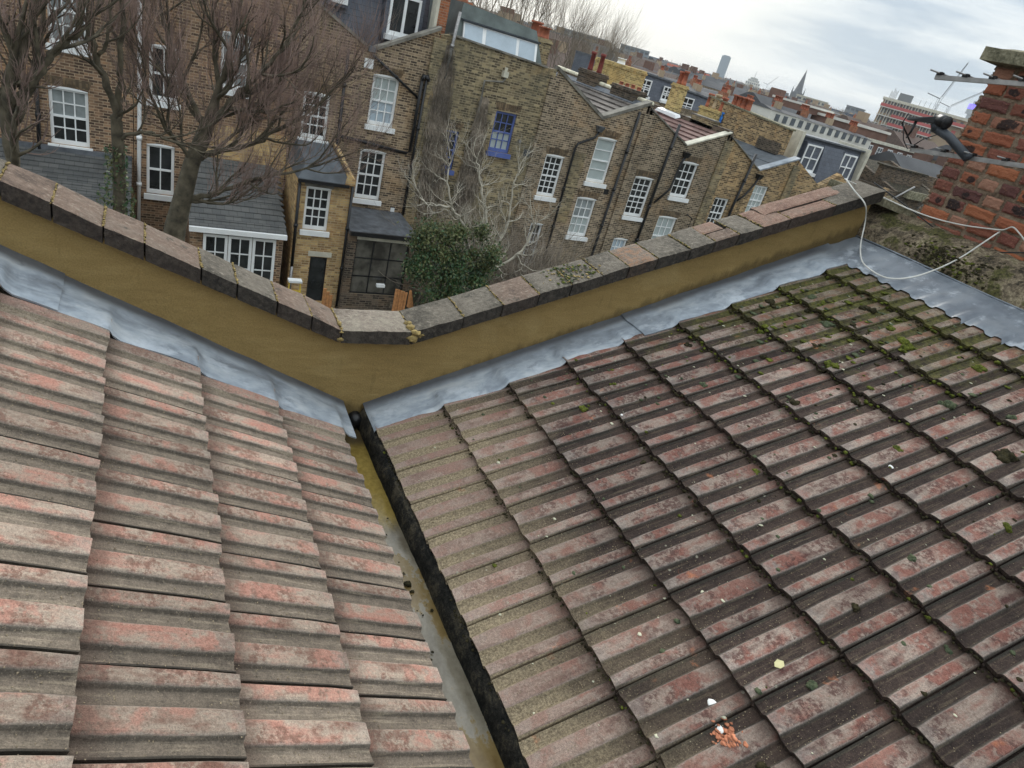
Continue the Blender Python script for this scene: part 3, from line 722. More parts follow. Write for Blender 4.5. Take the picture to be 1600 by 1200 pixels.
# side lead beside the right party wall
def sg(u, v):
    y = 3.004 - 4.0 * u
    w = (1.015 - y) / WR; w -= math.floor(w)
    h = 0
    for (a, ha), (b, hb) in zip(PROF, PROF[1:]):
        if a <= w <= b: h = ha + (hb - ha) * (w - a) / max(1e-6, b - a); break
    pr = [(3.875 + .006 * fbm(y * 9, 1, 1), planeR(3.875) + .016 + h), (3.93, planeR(3.93) + .020 + h * .6), (4.05, planeR(4.05) + .016), (4.10, planeR(4.10) + .022), (4.17, planeR(4.17) + .02), (4.192, -.655)]
    t = v * 5; k = min(4, int(t)); f = t - k; x = pr[k][0] * (1 - f) + pr[k + 1][0] * f; z = pr[k][1] * (1 - f) + pr[k + 1][1] * f
    return (x, y, z + .004 * fbm(x * 8, y * 6, 2))
mb = MB(); mb.grid(sg, 330, 15)
mb.tube([(4.188, 3.0 - 4 * k / 20, -.652 + .003 * math.sin(k)) for k in range(21)], .0055, 5)
mb.build('lead_sheet', M_LEAD, fl, smooth=True)

# ---- parapet wall, rendered
par = thing('rendered_parapet', 'freshly rendered ochre V-shaped parapet wall topped with old tile copings', 'wall', (VX, 3.08, -2.0))
CB = [(-2.4, -.185), (-.461, -1.002), (.839, -1.545), (1.199, -1.545), (4.193, -.405)]     # underside of the coping
def cbz(x):
    for (a, za), (b, zb) in zip(CB, CB[1:]):
        if a <= x <= b: return za + (zb - za) * (x - a) / (b - a)
    return CB[-1][1]
def wf(u, v):
    x = -2.4 + (4.187 + 2.4) * u; lo = (planeL(x) if x < VX else planeR(x)) - .14
    z = lo + (cbz(x) - .002 - lo) * v
    return (x, 2.994 + .0045 * fbm(x * 3, z * 3, 1) + .002 * fbm(x * 14, z * 14, 1), z)
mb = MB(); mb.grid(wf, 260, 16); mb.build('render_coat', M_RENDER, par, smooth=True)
mb = MB(); mb.prism_y([(-2.4, -10.6), (4.18, -10.6), (4.18, cbz(4.18) - .004), (1.199, cbz(1.199) - .004), (.839, cbz(.839) - .004), (-2.4, cbz(-2.4) - .004)][::-1], 3.012, 3.16)
mb.build('wall_core', BR4, par)
cl_ = [(-1.6,'red'),(-1.35,'grey'),(-1.12,'red'),(-.93,'red'),(-.76,'grey'),(-.61,'grey'),(-.461,'red'),(-.307,'red'),(-.143,'red'),(-.001,'red'),(.211,'grey'),(.357,'grey'),(.531,'red'),(.692,'red'),(.839,'pale'),(1.199,'grey'),(1.465,'grey'),(1.675,'red'),(1.875,'grey'),(2.062,'grey'),(2.244,'grey'),(2.405,'orange'),(2.583,'grey'),(2.793,'grey'),(2.955,'split'),(3.116,'grey'),(3.28,'terracotta'),(3.477,'split2'),(3.813,'grey'),(4.20,None)]
def cope(x0, x1, y0, y1, mat, th=.078, seed=0):
    nx, ny = 8, 8; mb = MB()
    tilt = U(-.004, .004)
    def top(u, v):
        x = x0 + (x1 - x0) * u; y = y0 + (y1 - y0) * v
        e = min(u, 1 - u, v * 1.2, 1 - v) * 8; rr = .006 * max(0, 1 - e)
        return (x + .003 * fbm(v * 4, seed, 1), y + (.005 * fbm(u * 5, seed, 2) if v < .05 else 0), cbz(x) + th + tilt * (u - .5) * 2 - rr + .003 * fbm(x * 12, y * 12, seed))
    i = len(mb.v); mb.grid(top, nx, ny)
    def side(fn, n_):
        j = len(mb.v)
        for k in range(n_ + 1):
            p = fn(k / n_); mb.v.append(p); mb.v.append((p[0], p[1] + .004 * fbm(k * .7, seed, 4), (p[2] + cbz(min(4.19, max(-2.4, p[0])))) / 2)); mb.v.append((p[0], p[1] + .002, cbz(min(4.19, max(-2.4, p[0]))) + .004 * fbm(k * .9, seed, 7)))
        for k in range(n_):
            a = j + 3 * k
            for q in (0, 1): mb.f.append((a + q, a + q + 1, a + q + 4, a + q + 3)); mb.mi.append(0)
    side(lambda t: top(t, 0), nx); side(lambda t: top(1, t), ny); side(lambda t: top(1 - t, 1), nx); side(lambda t: top(0, 1 - t), ny)
    mb.face([(x0, y0 + .002, cbz(x0)), (x0, y1, cbz(x0)), (x1, y1, cbz(x1)), (x1, y0 + .002, cbz(x1))])
    mb.build('coping_tile', M_COP[mat], par)
for k, ((x0, mt), (x1, _)) in enumerate(zip(cl_, cl_[1:])):
    ga = .0035; y0 = 2.945 + U(-.004, .004); y1 = 3.19
    if mt == 'split':
        cope(x0 + ga, x1 - ga, y0, 3.055, 'red', seed=k); cope(x0 - .02, x1 - .03, 3.062, y1, 'terracotta', .079, seed=k + 50)
    elif mt == 'split2':
        cope(x0 + ga, x1 - ga, y0, 3.06, 'terracotta', .078, seed=k); cope(x0 - .10, x1 + .16, 3.066, y1 + .01, 'terracotta', .086, seed=k + 50)
    else: cope(x0 + ga, x1 - ga, y0, y1, mt, .078 + U(-.002, .002), seed=k)
    if k:       # mortar joint
        mb = MB(); yy = y0 + .008
        while yy < y1:
            if random.random() < .85:
                mb.cur = random.choice([0, 0, 1, 0, 0]) if x0 > 1.3 else 0
                blob(mb, (x0 + U(-.003, .003), yy, cbz(x0) + .073 + U(-.006, .004)), U(.003, .0062), .7)
            yy += U(.004, .008)
        mb.build('mortar_joint', [M_MORTAR_Y, M_MOSS_G], par, smooth=True)
mb = MB()      # mortar daubs at the bottom of the V
for (x, y, z, r_) in ((1.20, 2.935, -1.50, .028), (1.215, 2.94, -1.475, .022), (1.195, 2.98, -1.462, .018), (1.20, 3.03, -1.464, .016), (.845, 2.95, -1.48, .016), (.84, 3.0, -1.464, .012), (.835, 2.94, -1.52, .014), (1.25, 2.945, -1.49, .014)):
    for _ in range(4): blob(mb, (x + U(-.01, .01), y + U(-.006, .01), z + U(-.008, .006)), r_ * U(.6, 1), .6, True)
mb.build('mortar_daubs', M_MORTAR_Y, par, smooth=True, kind='stuff')
mb = MB()      # mossy lichen patch on the coping right of the V
for _ in range(170):
    x = random.gauss(2.10, .07); y = U(2.96, 3.17); mb.cur = random.choice([0, 1, 2, 2])
    blob(mb, (x, y, cbz(x) + .079), U(.003, .011), .35)
mb.build('coping_moss', [M_MOSS_G, M_MORTAR_Y, M_MOSS_B], par, smooth=True, kind='stuff')

# ---- party wall and its mossy mortar slope, ledge
pw = thing('party_wall', 'low party wall with a mossy crumbling mortar slope beneath the chimney', 'wall', (4.4, 1.5, -.7))
mb = MB(); mb.box(4.196, 4.95, -1.1, 3.12, -10.6, -.70); mb.build('wall_core', BR4, pw)
def ff(u, v):
    y = 3.14 - 4.2 * u
    zt = -.43 - .03 * u
    pr = [(4.190, -.672), (4.20, -.60), (4.235, -.545), (4.31, -.50), (4.40, -.455), (4.52, zt)]
    if y > 2.85: q = (y - 2.85) / .29; pr = [(a, b + q * .05) for a, b in pr]
    t = v * 5; k = min(4, int(t)); f = t - k; x = pr[k][0] * (1 - f) + pr[k + 1][0] * f; z = pr[k][1] * (1 - f) + pr[k + 1][1] * f
    e = math.sin(v * PI) ** .5 if 0 < v < 1 else 0
    n_ = fbm(x * 5, y * 5, 1) * .03 + fbm(x * 19, y * 19, 2) * .012
    return (x - .3 * n_ * e, y, z + n_ * e)
mb = MB(); mb.grid(ff, 220, 26); mb.build('mortar_fillet', M_FILLET, pw, smooth=True)
mb = MB(); mb.box(4.19, 4.52, 3.12, 3.42, -10.6, -.46); mb.build('wall_pier', BR4, pw)
mb = MB(); mb.hexa([(4.235, 2.95, -.43), (4.46, 2.84, -.46), (4.60, 3.42, -.46), (4.235, 3.42, -.43), (4.235, 2.95, -.385), (4.46, 2.84, -.405), (4.60, 3.42, -.405), (4.235, 3.42, -.385)])
mb.build('stone_ledge', M_STONE, pw)
mb = MB()
for _ in range(420):
    y = random.gauss(2.38, .13); v = min(.8, max(.05, random.gauss(.3, .14))); p = ff((3.14 - y) / 4.2, v); mb.cur = random.choice([0, 0, 0, 1])
    blob(mb, (p[0] + .004, p[1], p[2] - .002), U(.005, .016), .6)
mb.build('moss_growth', [M_MOSS_D, M_MOSS_G], pw, smooth=True, kind='stuff')

# ---- chimney stack of separate old bricks
ch = thing('chimney_stack', 'old red and burnt-black brick chimney stack rising from the party wall', 'chimney', (4.7, 2.2, -.5))
CX, CY0, CY1, CT = 4.46, 1.05, 2.835, .50
mb = MB(); mb.box(CX + .012, CX + .62, CY0, CY1 - .012, -.62, CT)
def cm(u, v):
    y = CY1 - .006 - (CY1 - CY0) * u; z = -.60 + (CT + .60) * v
    return (CX + .007 + .008 * fbm(y * 14, z * 14, 3), y, z)
mb.grid(cm, 130, 90); mb.build('mortar_bed', M_MORTAR, ch, smooth=True)
def brick_mesh(L, H, D, seed):
    mb = MB(); n_ = 8; m_ = 6
    def fr(u, v):
        e = min(u, 1 - u) * n_; e2 = min(v, 1 - v) * m_
        d = 0
        d += (.007 if e < .5 else 0); d = max(d, .007 if e2 < .5 else 0)
        d += .004 * fbm(u * 4 + seed, v * 3, seed) 
        yy = (u - .5) * L + .007 * fbm(v * 4, seed, 8); zz = (v - .5) * H + .006 * fbm(u * 5, seed, 9)
        return (d, yy, zz)
    mb.grid(fr, n_, m_)
    i = len(mb.v); h, l = H / 2, L / 2
    mb.hexa([(.014, -l, -h), (D, -l, -h), (D, l, -h), (.014, l, -h), (.014, -l, h), (D, -l, h), (D, l, h), (.014, l, h)])
    return mb.mesh('brick', M_BRICK, False)
SM = [brick_mesh(.182, .062, .10, s) for s in range(4)]; HM = [brick_mesh(.108, .062, .10, s + 9) for s in range(4)]
rows = int((CT + .62) / .0835)
for r_ in range(rows):
    z = CT - .045 - r_ * .0835; y = CY1 - (.0 if r_ % 2 else -.0); k = r_ % 2
    first = True
    while y > CY0 + .2:
        st = random.random() < .55; L = .182 if st else .108
        yc = y - L / 2 - .003
        o = put('brick', random.choice(SM if st else HM), ch, loc=(CX - U(.001, .009), yc + U(-.003, .003), z + U(-.003, .003) - .01 * (CY1 - y) * 0), rot=(U(-.03, .03), U(-.02, .02), U(-.03, .03)))
        y -= L + U(.016, .026); k += 1
# far side face of the stack
for r_ in range(rows):
    z = CT - .045 - r_ * .0835; x = CX + .10
    for q in range(2):
        put('brick', random.choice(SM), ch, loc=(x + .13 + q * .23 + (.06 if r_ % 2 else 0), CY1 + .002, z), rot=(0, 0, -PI / 2))
mb = MB()
def cs(u, v):
    return (4.36 + .75 * u, CY1 + .09 - (CY1 - CY0 + .1) * v, .50)
def slab(mb, x0, x1, y0, y1, z0, z1, n_=14):
    def t(u, v):
        x = x0 + (x1 - x0) * u; y = y0 + (y1 - y0) * v; e = min(u, 1 - u, v, 1 - v) * n_
        return (x + .006 * fbm(y * 9, x * 9, 1), y, z1 - (.015 if e < .5 else 0) + .006 * fbm(x * 9, y * 9, 3))
    mb.grid(t, n_, n_)
    for (a, b) in (((0, 0), (1, 0)), ((1, 0), (1, 1)), ((1, 1), (0, 1)), ((0, 1), (0, 0))):
        def s_(u, v, a=a, b=b):
            p = t(a[0] + (b[0] - a[0]) * u, a[1] + (b[1] - a[1]) * u); return (p[0] + .004 * fbm(u * 9, v * 3, 5), p[1] + .006 * fbm(u * 9, v * 3, 6), p[2] * (1 - v) + z0 * v)
        mb.grid(s_, n_, 3)
    mb.face([(x0, y0, z0), (x0, y1, z0), (x1, y1, z0), (x1, y0, z0)])
slab(mb, 4.37, 5.15, CY0, CY1 + .07, .50, .585); mb.build('cap_slab', M_STONE, ch)
mb = MB()
for q in range(60): blob(mb, (CX + .02 + U(-.01, .012), CY1 + U(-.006, .012), -.50 + q * .0166), U(.010, .019), 1, True)
mb.build('ragged_corner_pointing', M_MORTAR, ch)

# ---- television aerials, cables
def yagi(p0, p1, half, spots_, label, tip=None, hw=.012):
    t = thing('television_aerial', label, 'aerial', p0, 'television aerials beside the chimney')
    a, b = Vector(p0), Vector(p1)
    mb = MB(); d = (b - a).normalized(); s_ = Vector((1, 0, 0)) - d * d.x; s_.normalize(); u_ = d.cross(s_)
    q = []
    for P in (a, b):
        for (i, j) in ((-1, -1), (1, -1), (1, 1), (-1, 1)): q.append(P + s_ * i * hw * .8 + u_ * j * hw)
    mb.hexa([q[0], q[1], q[5], q[4], q[3], q[2], q[6], q[7]])
    mb.build('boom', M_ALU, t)
    upv = u_ if u_.z > 0 else -u_
    for k in spots_:
        c = a + d * k + upv * (hw + .006)
        e = MB(); e.tube([c - Vector((half, 0, 0)) + upv * .004, c + Vector((half, 0, 0)) + upv * .004], .0048, 6); e.build('element', M_ALU, t, smooth=True)
        e = MB(); e.hexa([c + s_ * i + d * j + upv * l for l in (-.008, .010) for (i, j) in ((-.013, -.016), (.013, -.016), (.013, .016), (-.013, .016))]); e.build('insulator', M_BLACK, t)
    return t, a, d, upv
yagi((4.02, 2.87, .333), (4.16, 1.4, .50), .095, [.02, .165, .31, .46, .60, .75, .9], 'upper aerial with a pale metal boom reaching left across the sky beside the chimney cap')
t2, a2, d2, u2 = yagi((4.02, 2.80, -.062), (4.10, 1.2, .14), .085, [.015, .20, .36, .535, .70, .88], 'lower aerial with a wired dipole crossing in front of the chimney bricks')
mb = MB(); c0 = a2 + d2 * .0 + u2 * .02
mb.tube([c0, c0 + Vector((-.10, .06, .10)), c0 + Vector((-.10, .05, .16))], .0045, 6)
mb.tube([c0 + Vector((0, 0, .0)), c0 + Vector((.02, -.03, .05)), c0 + Vector((.05, -.08, .095)), c0 + Vector((.07, -.13, .10)), c0 + Vector((.09, -.20, .085))], .0035, 6)
mb.tube([c0 + Vector((-.10, .05, .10)), c0 + Vector((-.075, .02, .02)), c0 + Vector((-.03, .0, -.02)), c0], .003, 6)
mb.build('dipole_lead', M_BLACK, t2, smooth=True)
mt = thing('mast_bracket', 'black tubular mast end with a round clamp pointing at the sky left of the chimney', 'bracket', (4.0, 2.6, .03))
mb = MB(); mb.tube([(4.0, 2.44, -.02), (4.0, 2.60, .055), (4.0, 2.705, .083)], [.024, .024, .026], 14); mb.build('mast_tube', M_DGREY, mt, smooth=True)
mb = MB(); mb.tube([(4.0, 2.69, .07), (4.0, 2.71, .10), (4.0, 2.705, .135)], [.028, .03, .028], 12); mb.build('elbow', M_DGREY, mt, smooth=True)
mb = MB(); mb.tube([(3.98, 2.64, .118), (3.99, 2.70, .128)], [.034, .034], 16); mb.tube([(3.975, 2.633, .117), (3.98, 2.645, .119)], [.026, .037], 16); mb.build('clamp_ring', M_BLACK, mt, smooth=True)
mb = MB(); mb.hexa([(3.97, 2.69, .105), (4.03, 2.69, .105), (4.02, 2.90, .085), (3.99, 2.90, .085), (3.97, 2.69, .145), (4.03, 2.69, .145), (4.015, 2.90, .098), (3.995, 2.90, .098)]); mb.build('pointed_bracket', M_BLACK, mt)
mb = MB(); mb.tube([(4.0, 2.84, .09), (4.0, 2.84, .03), (4.0, 2.85, -.01)], [.009, .007, .004], 6); mb.build('hanging_strap', M_BLACK, mt, smooth=True)

def smooth_path(P, n_=8):
    P = [Vector(p) for p in P]; Q = [P[0] * 2 - P[1]] + P + [P[-1] * 2 - P[-2]]; o = []
    for i in range(1, len(Q) - 2):
        for k in range(n_):
            t = k / n_; a, b, c, d = Q[i - 1:i + 3]
            o.append(.5 * ((2 * b) + (c - a) * t + (2 * a - 5 * b + 4 * c - d) * t * t + (3 * b - a - 3 * c + d) * t ** 3))
    o.append(P[-1]); return o
w1 = [(4.006, 3.120, -0.335), (3.975, 3.000, -0.378), (4.001, 2.900, -0.434), (4.130, 2.939, -0.538), (4.060, 2.845, -0.662), (3.946, 2.709, -0.728), (3.893, 2.595, -0.749), (3.888, 2.462, -0.751), (3.981, 2.392, -0.714), (4.100, 2.346, -0.636), (4.250, 2.331, -0.539), (4.340, 2.307, -0.429), (4.440, 2.306, -0.347)]
w2 = [(4.009, 3.120, -0.339), (4.200, 3.110, -0.364), (4.300, 2.912, -0.391), (4.380, 2.720, -0.402), (4.430, 2.536, -0.386), (4.430, 2.349, -0.348), (4.430, 2.288, -0.330), (4.420, 2.245, -0.300), (4.420, 2.192, -0.319), (4.420, 2.137, -0.349)]
w3 = [(4.300, 3.136, -0.319), (4.360, 2.970, -0.368), (4.420, 2.835, -0.415), (4.420, 2.640, -0.462), (4.410, 2.461, -0.489), (4.410, 2.302, -0.473), (4.420, 2.114, -0.405), (4.430, 1.887, -0.319)]

def cable(name, P, r_, mat, label):
    mb = MB(); mb.tube(smooth_path(P), r_, 7); mb.build(name, mat, smooth=True, label=label, cat='cable')
cable('cable', w1, .0046, M_WCABLE, 'white cable hanging in a deep loop from the coping over the lead to the chimney')
cable('cable', w2, .0042, M_WCABLE, 'white cable running nearly straight from the coping across the chimney bricks')
cable('cable', w3, .0042, M_BLACK, 'thin black cable sagging along the foot of the chimney')


# ================================================================== THE TERRACE OPPOSITE
FY = 25.0
def wall_open(mb, x0, x1, z0, topf, y, holes, zc, depth=.16):
    """wall face at y with window openings; above zc the wall follows the outline topf (list of x,z)"""
    xs = sorted(set([x0, x1] + [h[0] for h in holes] + [h[1] for h in holes])); zs = sorted(set([z0, zc] + [h[2] for h in holes] + [h[3] for h in holes]))
    for a, b in zip(xs, xs[1:]):
        for c, d in zip(zs, zs[1:]):
            if any(h[0] <= (a + b) / 2 <= h[1] and h[2] <= (c + d) / 2 <= h[3] for h in holes): continue
            mb.face([(a, y, c), (b, y, c), (b, y, d), (a, y, d)])
    pts = [(x0, zc), (x1, zc)] + [p for p in reversed(topf)]
    # split the top outline into strips between its corners so that faces stay convex
    tx = [p[0] for p in topf]
    for (xa, za), (xb, zb) in zip(topf, topf[1:]):
        mb.face([(xa, y, zc), (xb, y, zc), (xb, y, zb), (xa, y, za)])
        mb.face([(xa, y, za), (xb, y, zb), (xb, y + .3, zb), (xa, y + .3, za)])
    for h in holes:
        a, b, c, d = h
        mb.face([(a, y, c), (a, y, d), (a, y + depth, d), (a, y + depth, c)]); mb.face([(b, y, c), (b, y + depth, c), (b, y + depth, d), (b, y, d)])
        mb.face([(a, y, d), (b, y, d), (b, y + depth, d), (a, y + depth, d)]); mb.face([(a, y, c), (a, y + depth, c), (b, y + depth, c), (b, y, c)])

def sash(house, x0, x1, z0, z1, y, cols, rows, frame=None, bw=.018, pane=None, sill=True, arch=True, split=True, name='sash_window', paneb=None, label=None):
    """window in the opening x0..x1, z0..z1 of a wall at y; rows counts panes in both sashes together"""
    frame = frame or M_WHITE; pane = pane or M_GLASS; w = .085; mb = MB()
    fy0, fy1 = y + .08, y + .15
    mb.box(x0, x0 + w, fy0, fy1, z0, z1); mb.box(x1 - w, x1, fy0, fy1, z0, z1); mb.box(x0 + w, x1 - w, fy0, fy1, z0, z0 + w * 1.5); mb.box(x0 + w, x1 - w, fy0, fy1, z1 - w, z1)
    if arch:
        n_ = 6; pts = [(x0 + (x1 - x0) * k / n_, z1 + .045 * (1 - (2 * k / n_ - 1) ** 2)) for k in range(n_ + 1)]
        mb.prism_y([(x0, z1 - .02)] + [(x1, z1 - .02)] + pts[::-1], y - .006, y + .08)
    zm = (z0 + z1) / 2; ix0, ix1, iz0, iz1 = x0 + w, x1 - w, z0 + w * 1.5, z1 - w
    if split: mb.box(ix0, ix1, fy0 - .01, fy1, zm - .03, zm + .03)
    for c in range(1, cols):
        x = ix0 + (ix1 - ix0) * c / cols; mb.box(x - bw, x + bw, fy0 + .02, fy0 + .05, iz0, iz1)
    for r_ in range(1, rows):
        z = iz0 + (iz1 - iz0) * r_ / rows
        if split and abs(z - zm) < .06: continue
        mb.box(ix0, ix1, fy0 + .022, fy0 + .048, z - bw, z + bw)
    win = mb.build(name, frame, house, label=label)
    for c in range(cols):
        for r_ in range(rows):
            a = ix0 + (ix1 - ix0) * c / cols; b = ix0 + (ix1 - ix0) * (c + 1) / cols; d = iz0 + (iz1 - iz0) * r_ / rows; e = iz0 + (iz1 - iz0) * (r_ + 1) / rows
            p = MB(); t = U(-.004, .004)
            p.hexa([(a, fy0 + .055 + t, d), (b, fy0 + .055 - t, d), (b, fy0 + .06, d), (a, fy0 + .06, d), (a, fy0 + .055 + t, e), (b, fy0 + .055 - t, e), (b, fy0 + .06, e), (a, fy0 + .06, e)])
            pm = pane if not (paneb and r_ >= rows / 2) else paneb
            p.build('pane', pm, win)
    if sill:
        s = MB(); s.box(x0 - .08, x1 + .08, y - .11, y + .10, z0 - .17, z0 - .001); s.build('sill', frame, win)
    return win
def arch_brick(house, x0, x1, z1, y):
    mb = MB(); mb.prism_y([(x0 - .03, z1 + .06), (x1 + .03, z1 + .06), (x1 + .12, z1 + .31), (x0 - .12, z1 + .31)], y - .006, y + .02); mb.build('brick_arch', BRS, house)
def pipe(house, pts, r_=.055, name='downpipe', mat=None, label=None):
    mb = MB(); mb.tube(pts, r_, 8)
    for a, b in zip(pts, pts[1:]):
        a, b = Vector(a), Vector(b); n_ = int((b - a).length / 1.7)
        for k in range(1, n_ + 1):
            p = a + (b - a) * k / (n_ + 1); d = (b - a).normalized() * .06; mb.tube([p - d, p + d], r_ * 1.35, 8)
    mb.build(name, mat or M_BLACK, house, smooth=True, label=label)
def hopper(house, x, z, mat=None, r_=.13):
    mb = MB(); mb.hexa([(x - .09, FY - .2, z - .22), (x + .09, FY - .2, z - .22), (x + .09, FY - .02, z - .22), (x - .09, FY - .02, z - .22), (x - .16, FY - .28, z), (x + .16, FY - .28, z), (x + .16, FY - .02, z), (x - .16, FY - .02, z)])
    mb.build('hopper_head', mat or M_BLACK, house)
def verge(house, xa, za, xb, zb, mat, name='parapet_coping', th=.10, over=.07):
    mb = MB(); n_ = 6
    for k in range(n_):
        x0 = xa + (xb - xa) * k / n_ + .004; x1 = xa + (xb - xa) * (k + 1) / n_ - .004; z0 = za + (zb - za) * k / n_; z1 = za + (zb - za) * (k + 1) / n_
        mb.hexa([(x0, FY - over, z0 - .002), (x1, FY - over, z1 - .002), (x1, FY + .34, z1 - .002), (x0, FY + .34, z0 - .002), (x0, FY - over, z0 + th), (x1, FY - over, z1 + th), (x1, FY + .34, z1 + th), (x0, FY + .34, z0 + th)])
    mb.build(name, mat, house)
def slope_roof(house, xa, za, xb, zb, y0, y1, mat, n_=8, lap=.045, name='roof_slope', split=False):
    """xa,za is the low valley edge; courses step along the slope"""
    mb = MB()
    for k in range(n_):
        x0 = xa + (xb - xa) * k / n_; x1 = xa + (xb - xa) * (k + 1.12) / n_; z0 = za + (zb - za) * k / n_ + lap; z1 = za + (zb - za) * (k + 1.12) / n_
        mb.hexa([(x0, y0, z0 - .03), (x1, y0, z1 - .03), (x1, y1, z1 - .03), (x0, y1, z0 - .03), (x0, y0, z0 + .012), (x1, y0, z1 + .004), (x1, y1, z1 + .004), (x0, y1, z0 + .012)])
    mb.build(name, mat, house)
def party(house, x, y0, y1, zt, slope, mat, copmat, th=.32, base=-3.4, name='party_parapet', pieces=9):
    mb = MB(); mb.hexa([(x - th / 2, y0, base), (x + th / 2, y0, base), (x + th / 2, y1, base), (x - th / 2, y1, base), (x - th / 2, y0, zt), (x + th / 2, y0, zt), (x + th / 2, y1, zt + slope * (y1 - y0)), (x - th / 2, y1, zt + slope * (y1 - y0))])
    mb.build(name, mat, house)
    if copmat:
        mb = MB()
        for k in range(pieces):
            a = y0 + (y1 - y0) * k / pieces + .01; b = y0 + (y1 - y0) * (k + 1) / pieces - .01; za = zt + slope * (a - y0); zb = zt + slope * (b - y0)
            mb.tube([(x, a, za + .03), (x, b, zb + .03)], th / 2 - .05, 10)
        mb.build('coping_tiles', copmat, house, smooth=True)
def pot(mb, x, y, z, h=.5, r_=.11):
    mb.tube([(x, y, z), (x, y, z + h * .15), (x, y, z + h * .85), (x, y, z + h * .86), (x, y, z + h)], [r_ * 1.15, r_, r_ * .85, r_ * 1.1, r_ * 1.1], 10)
def stack(name, label, x, y0, y1, z0, z1, mat, pots, potmat, th=.5, cap=.16, ph=.5, pr=.11, capmat=None, group='chimney stacks of the terrace'):
    t = thing(name, label, 'chimney', (x, (y0 + y1) / 2, z0), group)
    mb = MB(); mb.box(x - th / 2, x + th / 2, y0, y1, z0, z1 - cap); mb.build('shaft', mat, t)
    mb = MB(); mb.box(x - th / 2 - .05, x + th / 2 + .05, y0 - .05, y1 + .05, z1 - cap, z1 - cap / 2); mb.box(x - th / 2 - .01, x + th / 2 + .01, y0 - .01, y1 + .01, z1 - cap / 2 + .001, z1); mb.build('oversailing_course', capmat or mat, t)
    for k in range(pots):
        mb = MB(); yy = y0 + (y1 - y0) * (k + .5) / pots; pot(mb, x, yy, z1 - .02, ph * U(.8, 1.15), pr); mb.build('chimney_pot', potmat[k % len(potmat)] if isinstance(potmat, list) else potmat, t, smooth=True)
    return t

def house(label, x0, x1, top, brick, holes, zc, depth=9.0, bodytop=None, zb=-10.6):
    t = thing('terraced_house', label, 'house', ((x0 + x1) / 2, FY, zb), 'terraced houses opposite')
    mb = MB(); wall_open(mb, x0, x1, zb, top, FY, holes, zc)
    bt = bodytop if bodytop is not None else min(z for _, z in top) - .35
    # side and back walls, room floors behind the windows
    mb.face([(x0, FY, zb), (x0, FY, bt), (x0, FY + depth, bt), (x0, FY + depth, zb)]); mb.face([(x1, FY, zb), (x1, FY + depth, zb), (x1, FY + depth, bt), (x1, FY, bt)])
    mb.face([(x0, FY + depth, zb), (x0, FY + depth, bt), (x1, FY + depth, bt), (x1, FY + depth, zb)])
    mb.face([(x0, FY + .3, bt), (x1, FY + .3, bt), (x1, FY + depth, bt), (x0, FY + depth, bt)])
    mb.face([(x0, FY + .35, zb), (x1, FY + .35, zb), (x1, FY + .35, bt), (x0, FY + .35, bt)])
    mb.build('wall', brick, t)
    return t

# --- house at the far left
def W(a, b, c, d): return (a, b, c, d)      # x0,x1,z0,z1
ha = house('reddish brown brick house at the left edge behind bare trees, slate lean-to at its foot', -6.5, -.32, [(-6.5, 2.0), (-.32, 2.0)], BR0,
           [W(-2.5, -1.5, -6.55, -4.9), W(-2.4, -1.45, -3.72, -1.9)], 0)
sash(ha, -2.5, -1.5, -6.55, -4.9, FY, 3, 4, paneb=M_GLASS_N, pane=M_GLASS); sash(ha, -2.4, -1.45, -3.72, -1.9, FY, 3, 4, pane=M_GLASS_N)
arch_brick(ha, -2.5, -1.5, -4.9, FY); arch_brick(ha, -2.4, -1.45, -1.9, FY)
pipe(ha, [(-2.75, FY - .1, -4.5), (-2.8, FY - .1, -7.0)])
mb = MB(); mb.hexa([(-4.6, 21.6, -10.6), (-.4, 21.6, -10.6), (-.4, 24.98, -10.6), (-4.6, 24.98, -10.6), (-4.6, 21.6, -7.75), (-.4, 21.6, -7.75), (-.4, 24.98, -6.9), (-4.6, 24.98, -6.9)]); mb.build('lean_to_wall', BR0, ha)
mb = MB()
for k in range(14):
    a, b = k / 14, (k + 1.15) / 14; y0, y1 = 21.45 + 3.5 * a, 21.45 + 3.5 * b; z0, z1 = -7.72 + .98 * a, -7.72 + .98 * b
    mb.hexa([(-4.7, y0, z0), (-.36, y0, z0), (-.36, y1, z1 - .02), (-4.7, y1, z1 - .02), (-4.7, y0, z0 + .045), (-.36, y0, z0 + .045), (-.36, y1, z1 + .01), (-4.7, y1, z1 + .01)])
mb.build('slate_roof', M_SLATE_OLD, ha)
mb = MB(); mb.box(-4.7, -.36, 24.86, 24.97, -6.8, -6.6); mb.build('lead_cover_strip', M_LEAD_DARK, ha)

# --- house 0
h0 = house('brown brick house with a white downpipe, slate lean-to and white glazed garden doors', -.3, 4.38, [(-.3, 1.8), (4.38, -.72)], BR0,
           [W(.12, .92, -4.78, -3.2), W(.05, .85, -7.75, -6.15), W(2.1, 2.95, -4.05, -2.4), W(2.2, 3.1, -6.5, -5.6)], -2.0)
sash(h0, .12, .92, -4.78, -3.2, FY, 2, 2); sash(h0, .05, .85, -7.75, -6.15, FY, 2, 2); sash(h0, 2.1, 2.95, -4.05, -2.4, FY, 2, 4, pane=M_GLASS_N); sash(h0, 2.2, 3.1, -6.5, -5.6, FY, 2, 2, arch=False)
pipe(h0, [(-.12, FY - .1, .5), (-.14, FY - .1, -4.5), (-.2, FY - .1, -10.4)], .06, 'downpipe', M_WHITE, label='white painted downpipe')
mb = MB(); mb.box(1.7, 4.3, FY - .03, FY + .02, -7.4, -5.2); mb.build('cleaned_brick_patch', BRY, h0)
